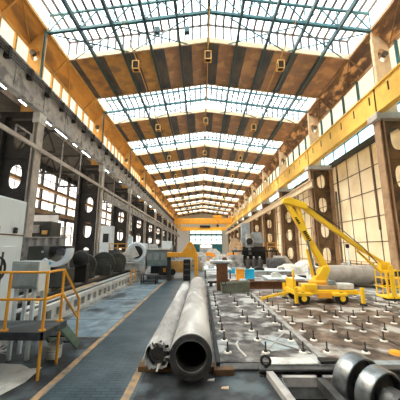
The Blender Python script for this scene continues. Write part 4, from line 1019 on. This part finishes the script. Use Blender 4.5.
# heaps and boxes far right
def heap(lab, x, y, r, h, m, cat='heap', nm='covered_heap', sd=1):
    random.seed(sd); bm_ = MB(); n = 18; rings = []
    for k_, (q, zz) in enumerate(((1,0),(.95,.35),(.75,.7),(.45,.92))):
        rings.append([bm_.bm.verts.new((x+r*q*(1+random.uniform(-.12,.12))*math.cos(2*PI*i/n), y+r*.7*q*math.sin(2*PI*i/n), 0 if k_ == 0 else h*zz*(1+random.uniform(-.12,.12)))) for i in range(n)])
    top = bm_.bm.verts.new((x,y,h))
    for A, Bq in zip(rings, rings[1:]):
        for i in range(n): bm_.bm.faces.new([A[i],A[(i+1)%n],Bq[(i+1)%n],Bq[i]])
    for i in range(n): bm_.bm.faces.new([rings[-1][i],rings[-1][(i+1)%n],top])
    bm_.bm.faces.new(rings[0][::-1])
    tag(bm_.build(nm, M[m]), lab, cat)
heap('pale covered heap right of the dark horizontal tank',11.2,29,1.5,1.1,'offwhite',sd=3)
heap('grey covered heap behind the boom lift turntable',8.3,26.0,1.3,.9,'offwhite',sd=4)
heap('grey covered heap before the third right column',10.3,35.0,1.4,1.4,'tarp',sd=5)
far = [(1.6,52,2.2,1.4,1.6,'orange','yellow machine far back in the middle of the hall'),(5.8,50,2.6,1.4,1.5,'orange','yellow machine far back beside the boring machine'),
       (-.2,46,2.0,1.5,1.7,'offwhite','pale crate far back behind the yellow lifting frame'),(3.6,44,2.4,1.4,1.3,'offwhite','long pale crate far back in front of the yellow machines'),
       (2.9,64,3.0,2.0,2.2,'offwhite','white machine block near the far end of the hall'),(8.9,46,2.2,2.0,3.2,'cardboard','brown casing far back under the right columns'),
       (9.2,58,2.4,2.0,4.0,'brown_flange','tall brown casing far back under the right columns'),(9.0,72,3,2,5,'cardboard','tall tan casing at the far right end of the hall'),
       (11.4,42,1.5,2.0,2.4,'brown_steel','dark brown cabinet between the far right columns'),(-.6,30,1.4,1.0,1.2,'cardboard','tan box behind the yellow lifting frame')]
for x, y, w_, d_, h_, m, lab in far:
    t = thing('machine_casing', lab, 'machine', (x,y,0), 'casings and crates far back')
    MB().box(x-w_/2,x+w_/2,y-d_/2,y+d_/2,0.009 if x < .3 else 0,h_*.7).build('body', M[m], t, bevel=.05)
    MB().prism([(x-w_*.4,h_*.7),(x-w_*.3,h_),(x+w_*.2,h_),(x+w_*.4,h_*.7)],'y',y-d_*.4,y+d_*.4).build('top', M[m], t, bevel=.04)
    MB().box(x-w_*.3,x+w_*.1,y-d_/2-.04,y-d_/2,h_*.2,h_*.55).build('panel', M['gr_steel'], t, smooth=False)
# uprights leaning against the right wall
tag(MB().tube((12.8,24.5,0),(13.6,26.0,8.0),.1,10).build('drain_pipe', M['brown_steel']), 'dark pipe leaning beside the second right column', 'pipe')
t = thing('post_stand', 'slim white post stand before the cream wall', 'post', (11.2,20.5,0))
MB().tube((11.2,20.5,0),(11.2,20.5,2.4),.06,10).build('post', M['white_paint'], t)
MB().box(11.1,11.3,20.4,20.6,2.4,2.7).build('head', M['black'], t, bevel=.02)
t = thing('floor_railing', 'thin dark railing along the foot of the cream wall', 'railing', (12.5, 18, 0))
for i in range(6):
    MB().tube((13.2,17.5+i*1.6,0),(13.2,17.5+i*1.6,1.3),.035,8).build('post', M['brown_steel'], t)
for z in (.7,1.3): MB().tube((13.2,17.5,z),(13.2,25.5,z),.035,8).build('rail', M['brown_flange'], t)

# ------------------------------------------------------------------ daylight
w = bpy.data.worlds.new('sky'); SC.world = w; w.use_nodes = True
nt = w.node_tree; N = nt.nodes; L = nt.links
bg = N['Background']; bg.inputs['Strength'].default_value = 5.0
tc = N.new('ShaderNodeTexCoord'); sx = N.new('ShaderNodeSeparateXYZ'); L.new(tc.outputs['Generated'], sx.inputs['Vector'])
rp = N.new('ShaderNodeValToRGB'); mr = N.new('ShaderNodeMapRange')
mr.inputs['From Min'].default_value = -.2; mr.inputs['From Max'].default_value = .4
L.new(sx.outputs['Z'], mr.inputs['Value']); L.new(mr.outputs['Result'], rp.inputs['Fac'])
rp.color_ramp.elements[0].color = (1.25,.98,.66,1); rp.color_ramp.elements[1].color = (.50,.54,.56,1)
L.new(rp.outputs['Color'], bg.inputs['Color'])
sun = bpy.data.lights.new('sun', 'SUN'); sun.energy = 15.0; sun.angle = math.radians(50); sun.color = (1,.90,.74)
so_ = bpy.data.objects.new('sun', sun); C.objects.link(so_); so_.rotation_euler = Vector((.8,.2,-1)).to_track_quat('-Z','Y').to_euler()
SC.view_settings.view_transform = 'Standard'; SC.view_settings.look = 'None'
SC.view_settings.gamma = 1; SC.view_settings.exposure = 0.85
SC.cycles.max_bounces = 8; SC.cycles.transparent_max_bounces = 16; SC.cycles.diffuse_bounces = 5
SC.cycles.use_denoising = True
